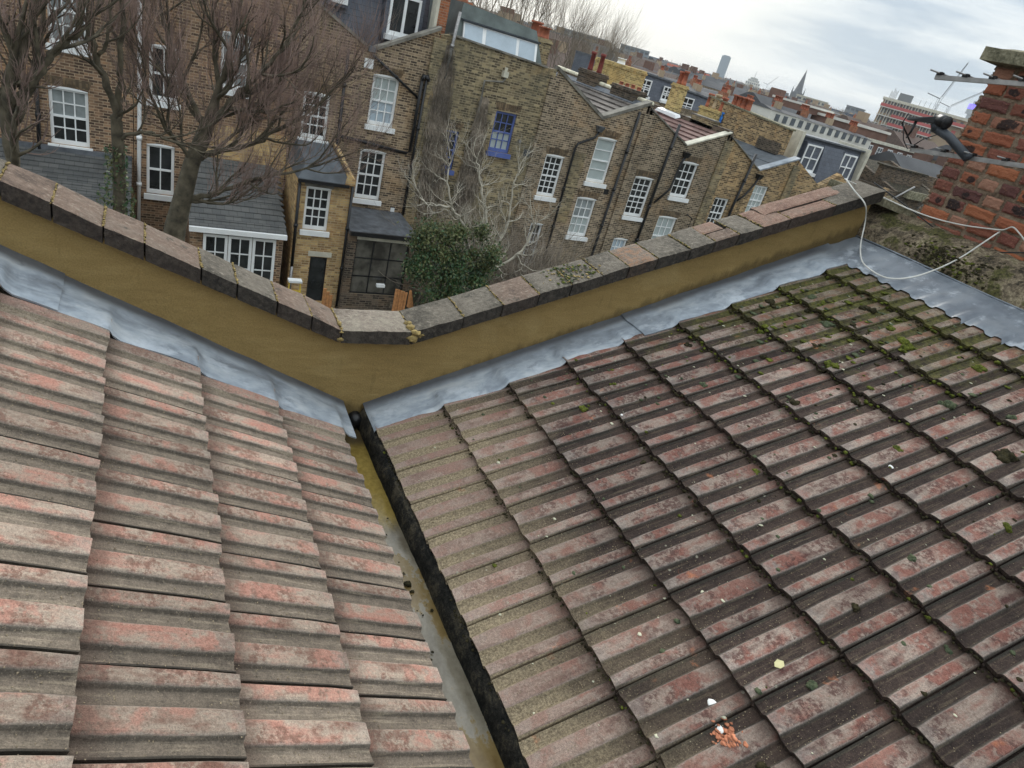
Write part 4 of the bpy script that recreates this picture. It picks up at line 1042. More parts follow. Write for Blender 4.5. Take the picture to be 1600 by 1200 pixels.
mb = MB(); mb.hexa([(1.25, 22.55, -10.6), (4.05, 22.55, -10.6), (4.05, 24.9, -10.6), (1.25, 24.9, -10.6), (1.25, 22.55, -7.85), (4.05, 22.55, -7.85), (4.05, 24.9, -6.9), (1.25, 24.9, -6.9)]); mb.build('lean_to_wall', BR0, h0)
mb = MB()
for k in range(12):
    a, b = k / 12, (k + 1.15) / 12; y0, y1 = 22.4 + 2.55 * a, 22.4 + 2.55 * b; z0, z1 = -7.8 + 1.5 * a, -7.8 + 1.5 * b
    mb.hexa([(1.2, y0, z0), (4.12, y0, z0), (4.12 - .35 * b, y1, z1 - .02), (1.2, y1, z1 - .02), (1.2, y0, z0 + .045), (4.12, y0, z0 + .045), (4.12 - .35 * b, y1, z1 + .01), (1.2, y1, z1 + .01)])
mb.build('slate_roof', M_SLATE_OLD, h0)
mb = MB(); mb.box(1.2, 4.12, 22.28, 22.42, -7.95, -7.8); mb.build('gutter', M_WHITE, h0)
for k in range(3): sash(h0, 1.62 + k * .74, 2.34 + k * .74, -10.3, -8.05, 22.40, 2, 4, sill=False, arch=False, split=False, name='french_window')

# --- house 1: V parapet and dark slate attic
w1 = [W(6.93, 7.87, -4.32, -2.66), W(6.85, 7.80, -7.0, -5.22), W(4.70, 5.58, -5.15, -3.66)]
h1 = house('brown brick house with V-shaped parapet, dark slate attic above and thick black pipes', 4.42, 9.03, [(4.42, -.78), (6.74, -1.98), (9.03, -.80)], BR1, w1, -2.3)
sash(h1, *w1[0], FY, 3, 4, pane=M_GLASS_F, paneb=M_GLASS_B); sash(h1, *w1[1], FY, 3, 4); sash(h1, *w1[2], FY, 3, 4)
for w in w1: arch_brick(h1, w[0], w[1], w[3], FY)
verge(h1, 6.74, -1.98, 4.42, -.78, M_CONC); verge(h1, 6.74, -1.98, 9.03, -.80, M_CONC)
mb = MB(); mb.box(6.62, 6.86, FY - .1, FY + .36, -1.99, -1.83); mb.build('lead_outlet', M_LEAD_DARK, h1)
pipe(h1, [(6.76, FY - .1, -2.05), (8.6, FY - .1, -3.12)], .045); pipe(h1, [(8.62, FY - .12, -2.5), (8.62, FY - .12, -3.5), (8.62, FY - .12, -5.0), (8.5, FY - .12, -5.08), (5.95, FY - .12, -4.86)], .06)
pipe(h1, [(8.78, FY - .12, -2.5), (8.78, FY - .12, -7.4)], .05); pipe(h1, [(8.62, FY - .12, -2.5), (8.66, FY - .12, -2.32), (8.78, FY - .12, -2.32), (8.85, FY - .12, -2.5)], .08)
pipe(h1, [(5.95, FY - .1, -2.05), (5.98, FY - .1, -5.5), (5.86, FY - .1, -5.62), (4.72, FY - .1, -5.6)], .055)
mb = MB(); mb.box(6.55, 6.86, FY - .03, FY + .01, -2.52, -2.22); mb.build('vent_cover', M_WHITE, h1)
mb = MB(); mb.box(8.3, 8.45, FY - .03, FY + .01, -7.35, -7.2); mb.build('wall_box', M_WHITE, h1)
mb = MB(); mb.box(7.1, 7.3, FY - .012, FY + .01, -4.95, -4.88); mb.build('air_brick', M_BLACK, h1)
# attic
at = MB(); at.hexa([(4.6, 26.2, -2.5), (8.98, 26.2, -2.5), (8.98, 33, -2.5), (4.6, 33, -2.5), (4.6, 26.75, 1.5), (8.98, 26.75, 1.5), (8.98, 33, 1.5), (4.6, 33, 1.5)]); at.build('slate_attic', M_SLATE, h1)
at = MB(); at.box(7.28, 8.66, 26.02, 26.9, -1.62, .3); at.build('dormer', M_SLATE, h1)
sash(h1, 7.42, 8.52, -1.38, -.10, 25.88, 2, 1, bw=.05, split=False, arch=False, sill=True, name='casement_window')
at = MB(); at.box(5.35, 6.1, 26.05, 26.7, -.95, .3); at.build('dormer', M_SLATE, h1); sash(h1, 5.45, 6.0, -.85, .1, 25.90, 1, 1, split=False, arch=False, sill=False, name='casement_window', pane=M_GLASS_F)
at = MB(); at.box(9.0, 9.35, 25.5, 26.3, -1.2, 1.4); at.build('red_chimney_breast', BRR, h1)
at = MB(); at.box(8.9, 9.0, 25.5, 26.0, -1.0, 1.4); at.build('stone_edge', M_CREAM, h1)
# closet wing and kitchen extension
wy = 22.8
wing = MB(); hw = [W(4.66, 5.48, -7.68, -6.22)]; wall_open(wing, 4.36, 6.12, -10.6, [(4.36, -5.95), (6.12, -5.95)], wy, hw + [W(5.04, 5.62, -10.3, -8.62)], -6.0)
wing.face([(4.36, wy, -10.6), (4.36, wy, -5.95), (4.36, FY, -5.95), (4.36, FY, -10.6)]); wing.face([(6.12, wy, -10.6), (6.12, FY, -10.6), (6.12, FY, -5.95), (6.12, wy, -5.95)])
wing.face([(4.36, wy + .3, -10.6), (6.12, wy + .3, -10.6), (6.12, wy + .3, -5.95), (4.36, wy + .3, -5.95)])
wing.build('closet_wing', BRY, h1)
sash(h1, *hw[0], wy, 3, 4)
mb = MB(); mb.box(4.6, 5.54, wy - .012, wy + .05, -6.2, -6.03); mb.build('stone_lintel', M_CONC, h1)
mb = MB(); mb.box(4.95, 5.75, wy - .012, wy + .05, -8.6, -8.42); mb.build('stone_lintel', M_CREAM, h1)
mb = MB(); mb.hexa([(4.34, wy - .1, -5.98), (6.18, wy - .1, -5.98), (6.18, FY, -5.98), (4.34, FY, -5.98), (4.6, wy + .25, -5.55), (5.75, wy + .25, -5.55), (5.75, FY, -5.2), (4.6, FY, -5.2)]); mb.build('felt_roof', M_ASPH, h1)
mb = MB(); mb.hexa([(5.86, wy - .13, -5.98), (6.2, wy - .13, -5.98), (6.2, FY, -5.98), (5.95, FY, -5.98), (5.98, wy - .13, -5.6), (6.2, wy - .13, -5.8), (6.0, FY, -5.15), (5.85, FY, -5.15)]); mb.build('gable_coping', BRY, h1)
mb = MB(); mb.box(4.34, 6.0, wy - .2, wy - .1, -6.06, -5.96); mb.build('gutter', M_BLACK, h1)
pipe(h1, [(4.42, wy - .08, -6.1), (4.44, wy - .08, -9.0)], .05); pipe(h1, [(4.44, wy - .08, -9.0), (4.44, wy - .08, -10.4)], .05, mat=M_ALU)
pipe(h1, [(6.14, wy - .08, -6.0), (6.16, wy - .08, -10.4)], .05)
dm = MB(); dm.box(5.04, 5.09, wy + .04, wy + .12, -10.3, -8.62); dm.box(5.57, 5.62, wy + .04, wy + .12, -10.3, -8.62); dm.box(5.09, 5.57, wy + .04, wy + .12, -8.68, -8.62); dd = dm.build('glazed_door', M_BLACK, h1)
dm = MB(); dm.box(5.09, 5.57, wy + .06, wy + .09, -10.3, -8.68); dm.build('pane', M_GLASS, dd)
kx0, kx1, ky = 6.18, 8.62, 22.45
mb = MB(); mb.hexa([(kx0, ky, -7.55), (kx1 + .1, ky, -7.6), (kx1 + .1, FY - .01, -7.6), (kx0, FY - .01, -7.55), (kx0, ky - .05, -7.42), (kx1 + .1, ky - .05, -7.46), (kx1 + .1, FY - .01, -7.46 + .1), (kx0, FY - .01, -7.42 + .1)])
mb.build('lead_flat_roof', M_LEAD_DARK, h1)
mb = MB(); mb.box(kx0, kx1 + .15, ky - .16, ky - .06, -7.56, -7.42); mb.build('gutter', M_BLACK, h1)
mb = MB(); mb.box(kx0 + .1, kx1 - .25, ky + .01, ky + .16, -7.72, -7.56); mb.build('white_fascia', M_CREAM, h1)
mb = MB(); mb.box(kx0, kx0 + .28, ky, FY, -10.6, -7.57); mb.box(kx1 - .2, kx1, ky, FY, -10.6, -7.6); mb.box(kx0 + .28, kx1 - .2, ky, ky + .3, -10.6, -9.75); mb.box(kx0 + .28, kx1 - .2, ky + .5, ky + .6, -9.75, -7.6); mb.build('extension_wall', BRD, h1)
gz = MB()
for q in range(4):
    x = kx0 + .30 + q * .62; gz.box(x - .02, x + .02, ky + .05, ky + .10, -9.72, -7.74)
gz.box(kx0 + .28, kx1 - .2, ky + .05, ky + .10, -9.75, -9.70); gz.box(kx0 + .28, kx1 - .2, ky + .05, ky + .10, -8.42, -8.38); gz.box(kx0 + .28, kx1 - .2, ky + .05, ky + .10, -9.10, -9.06)
gzo = gz.build('steel_glazing', M_BLACK, h1)
M_DIM = glass('dim_room_glass', (0.13, 0.12, 0.10), 0.08, .7)
for q in range(3):
    for r_, (a, b) in enumerate(((-9.70, -9.10), (-9.06, -8.42), (-8.38, -7.74))):
        mb = MB(); mb.box(kx0 + .32 + q * .62, kx0 + .90 + q * .62, ky + .07, ky + .08, a, b); mb.build('pane', M_DIM, gzo)
mb = MB(); mb.box(7.35, 7.65, ky - .25, ky - .1, -9.35, -9.25); mb.build('window_box', M_WHITE, h1)

# --- house 2: vine covered, boxy zinc dormer, blue windows
w2 = [W(11.76, 12.66, -4.48, -2.98), W(9.86, 10.45, -5.45, -4.0)]
h2 = house('grimy green-brown brick house with blue sash windows, dead vines and grey boxed dormer', 9.06, 13.86, [(9.06, -.95), (9.4, -.88), (13.4, -1.13), (13.86, -1.1)], BR2, w2, -1.4)
sash(h2, *w2[0], FY, 3, 4, frame=M_BLUE, pane=M_GLASS_B, paneb=M_GLASS, label='blue sash window with net curtain', arch=False); sash(h2, *w2[1], FY, 2, 4, frame=M_BLUE, arch=False)
arch_brick(h2, 11.76, 12.66, -2.98, FY); arch_brick(h2, 9.86, 10.45, -4.0, FY)
mb = MB(); mb.box(9.06, 13.86, FY - .04, FY + .34, -1.13, -1.08 + .0); 
verge(h2, 9.4, -.88, 13.4, -1.13, M_CONC, th=.06)
mb = MB(); mb.hexa([(9.62, FY + .34, -1.3), (13.45, FY + .34, -1.3), (13.45, 33, -1.3), (9.62, 33, -1.3), (9.95, FY + .75, .22), (13.0, FY + .75, -.02), (13.0, 33, -.02), (9.95, 33, .22)]); mb.build('clad_dormer', M_ZINC, h2)
mb = MB(); mb.hexa([(10.0, FY + .30, -1.06), (13.05, FY + .30, -1.12), (13.05, FY + .7, -1.12), (10.0, FY + .7, -1.06), (10.0, FY + .52, -.36), (13.05, FY + .52, -.44), (13.05, FY + .7, -.44), (10.0, FY + .7, -.36)]); cw = mb.build('dormer_window', M_WHITE, h2)
for a, b in ((10.05, 10.75), (10.9, 12.15), (12.28, 12.95)):
    def zz(x, k): return (-1.03 - .02 * (x - 10)) if k == 0 else (-.40 - .026 * (x - 10))
    mb = MB(); mb.hexa([(a, FY + .285, zz(a, 0)), (b, FY + .285, zz(b, 0)), (b, FY + .32, zz(b, 0)), (a, FY + .32, zz(a, 0)), (a, FY + .50, zz(a, 1)), (b, FY + .50, zz(b, 1)), (b, FY + .53, zz(b, 1)), (a, FY + .53, zz(a, 1))]); mb.build('pane', M_GLASS_F, cw)
mb = MB(); mb.hexa([(9.9, FY + .42, -.34), (13.15, FY + .46, -.42), (13.15, FY + .8, -.42), (9.9, FY + .8, -.34), (9.9, FY + .42, -.28), (13.15, FY + .46, -.36), (13.15, FY + .8, -.36), (9.9, FY + .8, -.28)]); mb.build('dormer_fascia', M_DGREY, h2)
pipe(h2, [(9.54, FY - .12, -.1), (9.42, FY - .12, -2.3)], .06, 'grey_vent_pipe', M_ALU)
pipe(h2, [(11.78, FY - .1, -1.78), (11.7, FY - .1, -1.95), (10.97, FY - .1, -2.05), (11.0, FY - .1, -3.2), (11.2, FY - .1, -5.0)], .04, mat=M_CONC)
mb = MB(); mb.box(11.62, 11.82, FY - .2, FY - .01, -1.78, -1.58); mb.tube([(11.72, FY - .1, -1.45), (11.72, FY - .1, -1.6)], .06, 8); mb.build('hopper_head', M_CREAM, h2)
mb = MB(); mb.box(13.3, 13.55, FY - .1, FY - .005, -4.42, -4.18); mb.build('wall_vent', M_DGREY, h2)
mb = MB(); mb.tube([(12.98, FY - .12, -3.9), (12.98, FY - .01, -3.9)], .06, 10); mb.build('lamp', M_ALU, h2)

# --- house 3
w3 = [W(14.36, 15.24, -5.9, -4.22), W(16.54, 17.52, -5.0, -3.16), W(16.40, 17.40, -7.42, -5.72), W(14.5, 15.1, -8.8, -7.1)]
h3 = house('tan brick house with grey V parapet, grey ribbed tile roof and a white-blinded window', 13.9, 18.6, [(13.9, -1.10), (16.45, -2.46), (18.6, -1.50)], BR3, w3, -2.8)
sash(h3, *w3[0], FY, 3, 6); sash(h3, *w3[1], FY, 1, 4, pane=M_GLASS_B, label='sash window with drawn white blind'); sash(h3, *w3[2], FY, 3, 4, pane=M_GLASS_B, paneb=M_GLASS_N); sash(h3, *w3[3], FY, 3, 4)
for w in w3[:3]: arch_brick(h3, w[0], w[1], w[3], FY)
verge(h3, 16.45, -2.46, 13.9, -1.10, M_CONC, th=.13); verge(h3, 16.45, -2.46, 18.6, -1.50, M_CONC, th=.13)
M_RT3 = plain('grey_brown_tile', (0.135, 0.115, 0.10), .8, 0, .3, 4, .4); M_RT4 = plain('maroon_tile', (0.17, 0.095, 0.08), .8, 0, .3, 4, .4)
slope_roof(h3, 16.45, -2.50, 18.5, -1.66, FY + .34, 33.5, M_RT3, 6, .06); slope_roof(h3, 16.45, -2.50, 14.05, -1.35, FY + .34, 33.5, M_RT3, 6, .06)
mb = MB(); mb.hexa([(18.3, FY + .4, -1.72), (18.48, FY + .4, -1.66), (18.48, 33.4, -1.66), (18.3, 33.4, -1.72), (18.3, FY + .4, -1.66), (18.48, FY + .4, -1.50), (18.48, 33.4, -1.50), (18.3, 33.4, -1.66)]); mb.build('lead_soaker', M_LEAD_DARK, h3)
hopper(h3, 16.42, -2.72, M_LEAD_DARK); pipe(h3, [(16.42, FY - .12, -2.94), (16.3, FY - .12, -3.2), (15.6, FY - .12, -3.55), (15.52, FY - .12, -3.75), (15.55, FY - .12, -10.4)], .05)
pipe(h3, [(18.1, FY - .12, -1.85), (17.95, FY - .12, -8.4), (17.95, FY - .12, -10.4)], .06)
mb = MB(); mb.box(17.62, 17.86, FY - .012, FY + .01, -5.42, -5.2); mb.build('air_brick', M_BLACK, h3)
mb = MB(); mb.box(15.62, 16.2, FY - .01, FY + .01, -6.9, -3.9); mb.build('stained_brick', BR2, h3)
party(h3, 18.66, FY, 33.6, -1.50, .012, BRD, M_PALESTONE, name='party_parapet', base=-2.6)
stack('chimney_stack', 'sooty squat stack with short terracotta pots, nearer one behind the grey V parapet', 18.66, 26.0, 27.9, -2.1, -1.15, BRD, 4, M_TERRA, .62, ph=.16, pr=.10)
stack('chimney_stack', 'sooty stack with two tall dark red pots, farther one behind the grey V parapet', 18.66, 29.3, 31.0, -2.1, -1.0, BRD, 2, plain('maroon_pot', (.20, .04, .03), .7), .62, ph=.75, pr=.12)

# --- house 4
w4 = [W(19.02, 20.05, -6.2, -4.44), W(21.2, 22.25, -5.02, -3.44), W(21.05, 22.15, -7.9, -6.0), W(18.95, 19.75, -8.9, -7.3)]
h4 = house('dark brown brick house with white-edged V parapet and maroon tiled roof, white sash windows', 18.68, 23.42, [(18.68, -1.66), (21.14, -2.76), (23.42, -1.84)], BR4, w4, -3.0)
sash(h4, *w4[0], FY, 3, 6); sash(h4, *w4[1], FY, 3, 4); sash(h4, *w4[2], FY, 3, 4, pane=M_GLASS_B); sash(h4, *w4[3], FY, 3, 4, pane=M_GLASS_F)
for w in w4[:3]: arch_brick(h4, w[0], w[1], w[3], FY)
verge(h4, 21.14, -2.76, 18.68, -1.66, M_CONC, th=.06); verge(h4, 21.14, -2.76, 23.42, -1.84, M_CREAM, th=.06)
slope_roof(h4, 21.14, -2.82, 23.3, -2.0, FY + .34, 33.5, M_RT4, 6, .06); slope_roof(h4, 21.14, -2.82, 18.85, -1.8, FY + .34, 33.5, M_RT4, 6, .06)
hopper(h4, 21.25, -3.02); pipe(h4, [(21.25, FY - .12, -3.2), (21.12, FY - .12, -3.5), (21.0, FY - .12, -4.72), (20.4, FY - .12, -5.4)], .05)
pipe(h4, [(20.32, FY - .12, -1.95), (20.22, FY - .12, -4.0), (20.1, FY - .12, -10.4)], .065)
pipe(h4, [(22.5, FY - .12, -5.7), (22.9, FY - .12, -5.85), (22.88, FY - .12, -6.3)], .03)
party(h4, 23.46, FY, 33.6, -1.86, .012, BRD, None, base=-2.8)
party(h4, 23.46, FY + .1, 26.2, -1.74, 0, BRD, None, base=-1.9, name='raised_parapet', th=.3)
mb = MB(); mb.box(23.3, 23.62, 26.25, 27.9, -2.1, -1.62); mb.build('brick_upstand', BR2, h4)
mb = MB(); mb.box(23.28, 23.64, 26.2, 28.0, -1.618, -1.56); mb.build('stone_capping', M_CONC, h4)
mb = MB(); mb.hexa([(22.95, 28.6, -2.05), (23.25, 28.6, -1.95), (23.25, 30.4, -1.9), (22.95, 30.4, -2.0), (22.98, 28.7, -1.90), (23.25, 28.7, -1.84), (23.25, 30.3, -1.80), (22.98, 30.3, -1.86)]); mb.build('white_roof_membrane', M_WHITE, h4)

# --- house 5
w5 = [W(23.95, 24.85, -6.2, -4.72), W(26.12, 27.05, -5.3, -3.82)]
h5 = house('orange stock brick house with a blue-grey felt butterfly roof and a black pipe', 23.5, 28.24, [(23.5, -1.98), (25.95, -3.16), (28.24, -2.26)], BR5, w5, -3.4)
sash(h5, *w5[0], FY, 3, 4, pane=M_GLASS, arch=False); sash(h5, *w5[1], FY, 3, 4, pane=M_GLASS_B, arch=False)
verge(h5, 25.95, -3.16, 23.5, -1.98, M_CONC, th=.05); verge(h5, 25.95, -3.16, 28.24, -2.26, plain('pale_zinc_edge', (.28, .31, .34), .6, .1, .2, 3), th=.07)
slope_roof(h5, 25.95, -3.2, 28.1, -2.40, FY + .34, 32.8, M_ASPH, 2, .02); slope_roof(h5, 25.95, -3.2, 23.65, -2.1, FY + .34, 32.8, M_ASPH, 2, .02)
hopper(h5, 26.0, -3.3); pipe(h5, [(26.0, FY - .12, -3.5), (25.92, FY - .12, -3.75), (25.55, FY - .12, -4.4), (25.2, FY - .12, -4.7)], .05)
pipe(h5, [(25.27, FY - .12, -2.45), (25.1, FY - .12, -5.0), (25.0, FY - .12, -10.4)], .065)
mb = MB(); mb.hexa([(28.1, 26.3, -2.6), (28.5, 26.3, -2.6), (28.5, 32.8, -2.6), (28.1, 32.8, -2.6), (28.1, 26.3, -1.16), (28.5, 26.3, -1.16), (28.5, 32.8, -.80), (28.1, 32.8, -.80)]); mb.build('raised_gable', BRG if False else BR5, h5)
mb = MB(); mb.hexa([(28.05, 26.2, -1.158), (28.55, 26.2, -1.158), (28.55, 32.8, -.798), (28.05, 32.8, -.798), (28.05, 26.2, -1.08), (28.55, 26.2, -1.08), (28.55, 32.8, -.72), (28.05, 32.8, -.72)]); mb.build('gable_capping', M_STONE, h5)
for k in range(4):
    mb = MB(); pot(mb, 28.3, 29.7 + k * .38, -.95, .62, .16); mb.build('chimney_pot', M_TERRA, h5, smooth=True)
mb = MB(); mb.box(27.9, 28.09, 26.3, 27.8, -2.4, -1.86); mb.build('brick_upstand', BRD, h5)

# --- house 6: blue-grey attic with two white windows
h6 = house('brick house with a blue-grey slate attic holding two tall white windows above our coping', 28.3, 35.8, [(28.3, -2.35), (30.4, -3.3), (31.6, -2.5), (33.9, -3.6), (35.8, -2.7)], BR5, [], -4.0)
mb = MB(); mb.hexa([(30.0, 27.0, -3.6), (35.2, 27.0, -3.6), (35.2, 30, -3.6), (30.0, 30, -3.6), (30.0, 27.25, -1.25), (35.2, 27.25, -1.3), (35.2, 30, -1.35), (30.0, 30, -1.3)]); mb.build('slate_attic', M_SLATE, h6)
mb = MB(); mb.box(29.75, 29.98, 26.8, 30, -3.4, -1.08); mb.build('rendered_upstand', M_CREAM, h6)
mb = MB(); mb.box(35.2, 35.4, 26.8, 29, -3.6, -1.15); mb.build('rendered_upstand', M_CREAM, h6)
mb = MB(); mb.hexa([(29.98, 27.0, -1.30), (35.2, 27.0, -1.35), (35.2, 30, -1.35), (29.98, 30, -1.30), (29.98, 27.0, -1.22), (35.2, 27.0, -1.27), (35.2, 30, -1.30), (29.98, 30, -1.25)]); mb.build('attic_roof_edge', M_LEAD_DARK, h6)
for (a, b, c, d) in ((30.55, 31.75, -2.95, -1.58), (33.55, 34.65, -2.98, -1.62)):
    mb = MB(); mb.box(a - .05, b + .05, 26.92, 27.3, c - .05, d + .08); mb.build('window_surround', M_SLATE, h6)
    sash(h6, a, b, c, d, 26.80, 2, 2, arch=False, bw=.04)
mb = MB(); mb.hexa([(31.8, 26.55, -3.5), (33.5, 26.55, -3.6), (33.5, 27.0, -3.6), (31.8, 27.0, -3.5), (31.9, 26.98, -1.5), (33.5, 26.98, -1.5), (33.5, 27.0, -1.5), (31.9, 27.0, -1.5)]); mb.build('slate_skirt', M_SLATE, h6)

# --- dark brick houses right of the attic, mostly hidden
M_MOSSROOF = mortar_mat('dark_mossy_roof', (0.015, 0.013, 0.010), (0.04, 0.034, 0.024), (0.11, 0.095, 0.06))
h7 = thing('terraced_house', 'low mossy dark brick house with gable walls and a trough, seen between attic and chimney', 'house', (40, 25, -10.6), 'terraced houses opposite')
mb = MB(); mb.box(35.85, 45.5, 25.05, 34, -10.6, -2.75); mb.build('wall', BRD, h7)
mb = MB(); mb.prism_x([(25.0, -2.74), (34, -2.74), (29.5, -1.5)], 36.4, 36.7); mb.prism_x([(25.0, -2.74), (34, -2.74), (29.5, -1.55)], 41.0, 41.35); mb.build('gable_walls', BRD, h7)
mb = MB(); mb.hexa([(36.7, 25.1, -2.74), (41.0, 25.1, -2.74), (41.0, 29.5, -2.74), (36.7, 29.5, -2.74), (36.7, 29.3, -1.75), (41.0, 29.3, -1.75), (41.0, 29.5, -1.75), (36.7, 29.5, -1.75)]); mb.build('roof_slope', M_MOSSROOF, h7)
mb = MB(); mb.box(41.4, 49, 27, 33, -10.6, -2.0); mb.build('rear_wall', BRD, h7)
mb = MB(); mb.box(36.3, 40.2, 26.3, 26.65, -2.74, -1.72); mb.build('gable_wall', BRD, h7)
mb = MB(); mb.box(40.25, 43.8, 27.3, 27.65, -2.74, -1.75); mb.build('gable_wall', BRD, h7)
mb = MB(); mb.box(36.2, 40.3, 26.2, 26.75, -1.718, -1.64); mb.build('mossy_capping', M_MOSSROOF, h7)
mb = MB(); mb.box(37.2, 39.0, 24.7, 25.04, -2.95, -2.55); mb.build('stone_trough', M_STONE, h7)
pipe(h7, [(36.2, 24.9, -3.2), (37.6, 24.9, -2.3)], .05, mat=M_ALU); pipe(h7, [(38.8, 24.9, -3.4), (39.8, 24.9, -2.4)], .04, mat=M_ALU)
mb = MB(); mb.box(42.8, 43.6, 25.2, 26.4, -2.74, -2.3); mb.build('white_rooflight', M_WHITE, h7)
mb = MB(); pot(mb, 40.2, 27.5, -2.4, .5, .18); pot(mb, 40.9, 27.5, -2.4, .5, .18); mb.build('chimney_pots', M_DGREY, h7, smooth=True)

for (x, zt, hh) in ((9.05, -.95, h2), (13.88, -1.25, h3), (18.64, -1.75, h4), (23.46, -2.05, h5), (28.27, -2.45, h6)):
    mb = MB(); mb.box(x - .24, x + .24, FY - .10, FY + .02, -10.6, zt - .12); mb.build('brick_pier', BR4 if hh in (h4, h3) else BR2, hh)
# --- row behind: stacks, yellow chimney, attic houses
stack('chimney_stack', 'big mustard yellow brick chimney stack with a white cap block behind the grey V parapet', 23.6, 33.5, 37.7, -2.6, -.46, BRG, 1, M_WHITE, .8, ph=.35, pr=.24, cap=.2)
stack('chimney_stack', 'slim yellow stack with two tall terracotta pots between the two blue attics', 23.6, 29.5, 30.2, -2.2, -.55, BRG, 2, M_TERRA, .5, ph=.6, pr=.13)
stack('chimney_stack', 'stack with three short orange pots beside the white roof membrane', 28.2, 31.2, 33.0, -2.6, -1.35, BRG, 3, [M_TERRA, M_PALEPOT, M_TERRA], .6, ph=.75, pr=.17)
stack('chimney_stack', 'brick stack with two square orange pots beside the boxed grey dormer', 14.0, 26.7, 28.2, -1.2, -.2, BR2, 2, M_TERRA, .5, ph=.5, pr=.24)
stack('chimney_stack', 'small stack with a single red pot behind the left end of the boxed grey dormer', 13.0, 33.2, 34.4, -1.0, .35, BRR, 1, M_TERRA, .5, ph=.5, pr=.2)
mb = MB()
def tp(u, v): 
    z = -1.35 - .55 * v; return (28.0 + .06 * fbm(u * 6, v * 5, 1), 31.0 + .35 * u + .1 * fbm(u * 4, v * 6, 2), z)
mb.grid(tp, 8, 10); 
def tp2(u, v):
    p = tp(u, v); return (p[0] + .02, p[1], p[2])
mb.grid(tp2, 8, 10); mb.build('tarpaulin', M_TARP, label='crumpled bright blue tarpaulin hanging on the chimney left of the yellow gable', cat='tarpaulin', smooth=True)
def attic_house(label, x0, x1, y, ztl, ztr, wins, mat=None, pane=None):
    t = thing('attic_house', label, 'house', ((x0 + x1) / 2, y, -10.6), 'slate attics beyond the terrace')
    mb = MB(); mb.box(x0, x1, y, y + 9, -10.6, -2.4); mb.build('wall', BR4, t)
    mb = MB(); mb.hexa([(x0, y + .05, -2.4), (x1, y + .05, -2.4), (x1, y + 9, -2.4), (x0, y + 9, -2.4), (x0, y + .35, ztl), (x1, y + .35, ztr), (x1, y + 9, ztr), (x0, y + 9, ztl)]); mb.build('slate_attic', mat or M_SLATE, t)
    mb = MB(); mb.hexa([(x0 - .05, y + .2, ztl), (x1 + .05, y + .2, ztr), (x1 + .05, y + 9, ztr), (x0 - .05, y + 9, ztl), (x0 - .05, y + .2, ztl + .12), (x1 + .05, y + .2, ztr + .12), (x1 + .05, y + 9, ztr + .12), (x0 - .05, y + 9, ztl + .12)]); mb.build('roof_edge', M_LEAD_DARK, t)
    for (a, b, c, d) in wins: sash(t, a, b, c, d, y - .05, 2, 3, arch=False, bw=.035)
attic_house('blue-grey slate attic with white windows right of the mustard chimney', 31.2, 36.2, 45, -.72, -.95, [(32.0, 33.0, -2.2, -1.1), (34.2, 35.0, -2.2, -1.2)])
attic_house('blue-grey slate attic with a white window behind the maroon roof, beside the blue tarpaulin', 36.6, 41.3, 46, -1.15, -1.45, [(37.0, 38.2, -2.9, -1.6), (40.2, 40.9, -2.9, -1.9)])

# ================================================================== NEAR GARDEN: ladder, fence panels
fp = thing('fence_panel', 'orange timber fence panels peeping above the coping below the ivy bush', 'fence', (6.5, 17, -10.6))
for k in range(5):
    mb = MB(); mb.box(6.18 + k * .075, 6.245 + k * .075, 17.0 + .01 * (k % 2), 17.03 + .01 * (k % 2), -10.6, -7.18 - .02 * k); mb.build('board', M_WOOD, fp)
mb = MB(); mb.hexa([(6.6, 17.0, -7.7), (6.95, 17.3, -7.95), (6.95, 17.35, -7.95), (6.6, 17.05, -7.7), (6.6, 17.0, -7.2), (6.66, 17.0, -7.2), (6.66, 17.05, -7.2), (6.6, 17.05, -7.2)]); mb.build('brace', M_WOOD, fp)
fp2 = thing('fence_panel', 'narrow weathered timber panel beside the glazed door of the closet wing', 'fence', (4.3, 17, -10.6))
for k in range(3):
    mb = MB(); mb.box(4.2 + k * .09, 4.28 + k * .09, 17, 17.03, -10.6, -7.3 - .09 * k); mb.build('board', M_WOOD, fp2)
ld = thing('folding_steps', 'white and yellow folding steps standing by the closet wing', 'steps', (4.33, 21.5, -10.6))
M_YEL = plain('yellow_plastic', (0.6, 0.42, 0.05), .6)
mb = MB(); mb.box(4.12, 4.55, 21.3, 21.55, -9.02, -8.95); mb.build('top_step', M_WHITE, ld)
for s_ in (-1, 1):
    mb = MB(); mb.tube([(4.33 + s_ * .17, 21.4, -9.0), (4.33 + s_ * .24, 21.15, -10.6)], .025, 6); mb.build('leg', M_YEL, ld)
for k in range(4):
    mb = MB(); mb.box(4.15, 4.52, 21.32 - .05 * k, 21.42 - .05 * k, -9.35 - .33 * k, -9.31 - .33 * k); mb.build('step', M_YEL, ld)

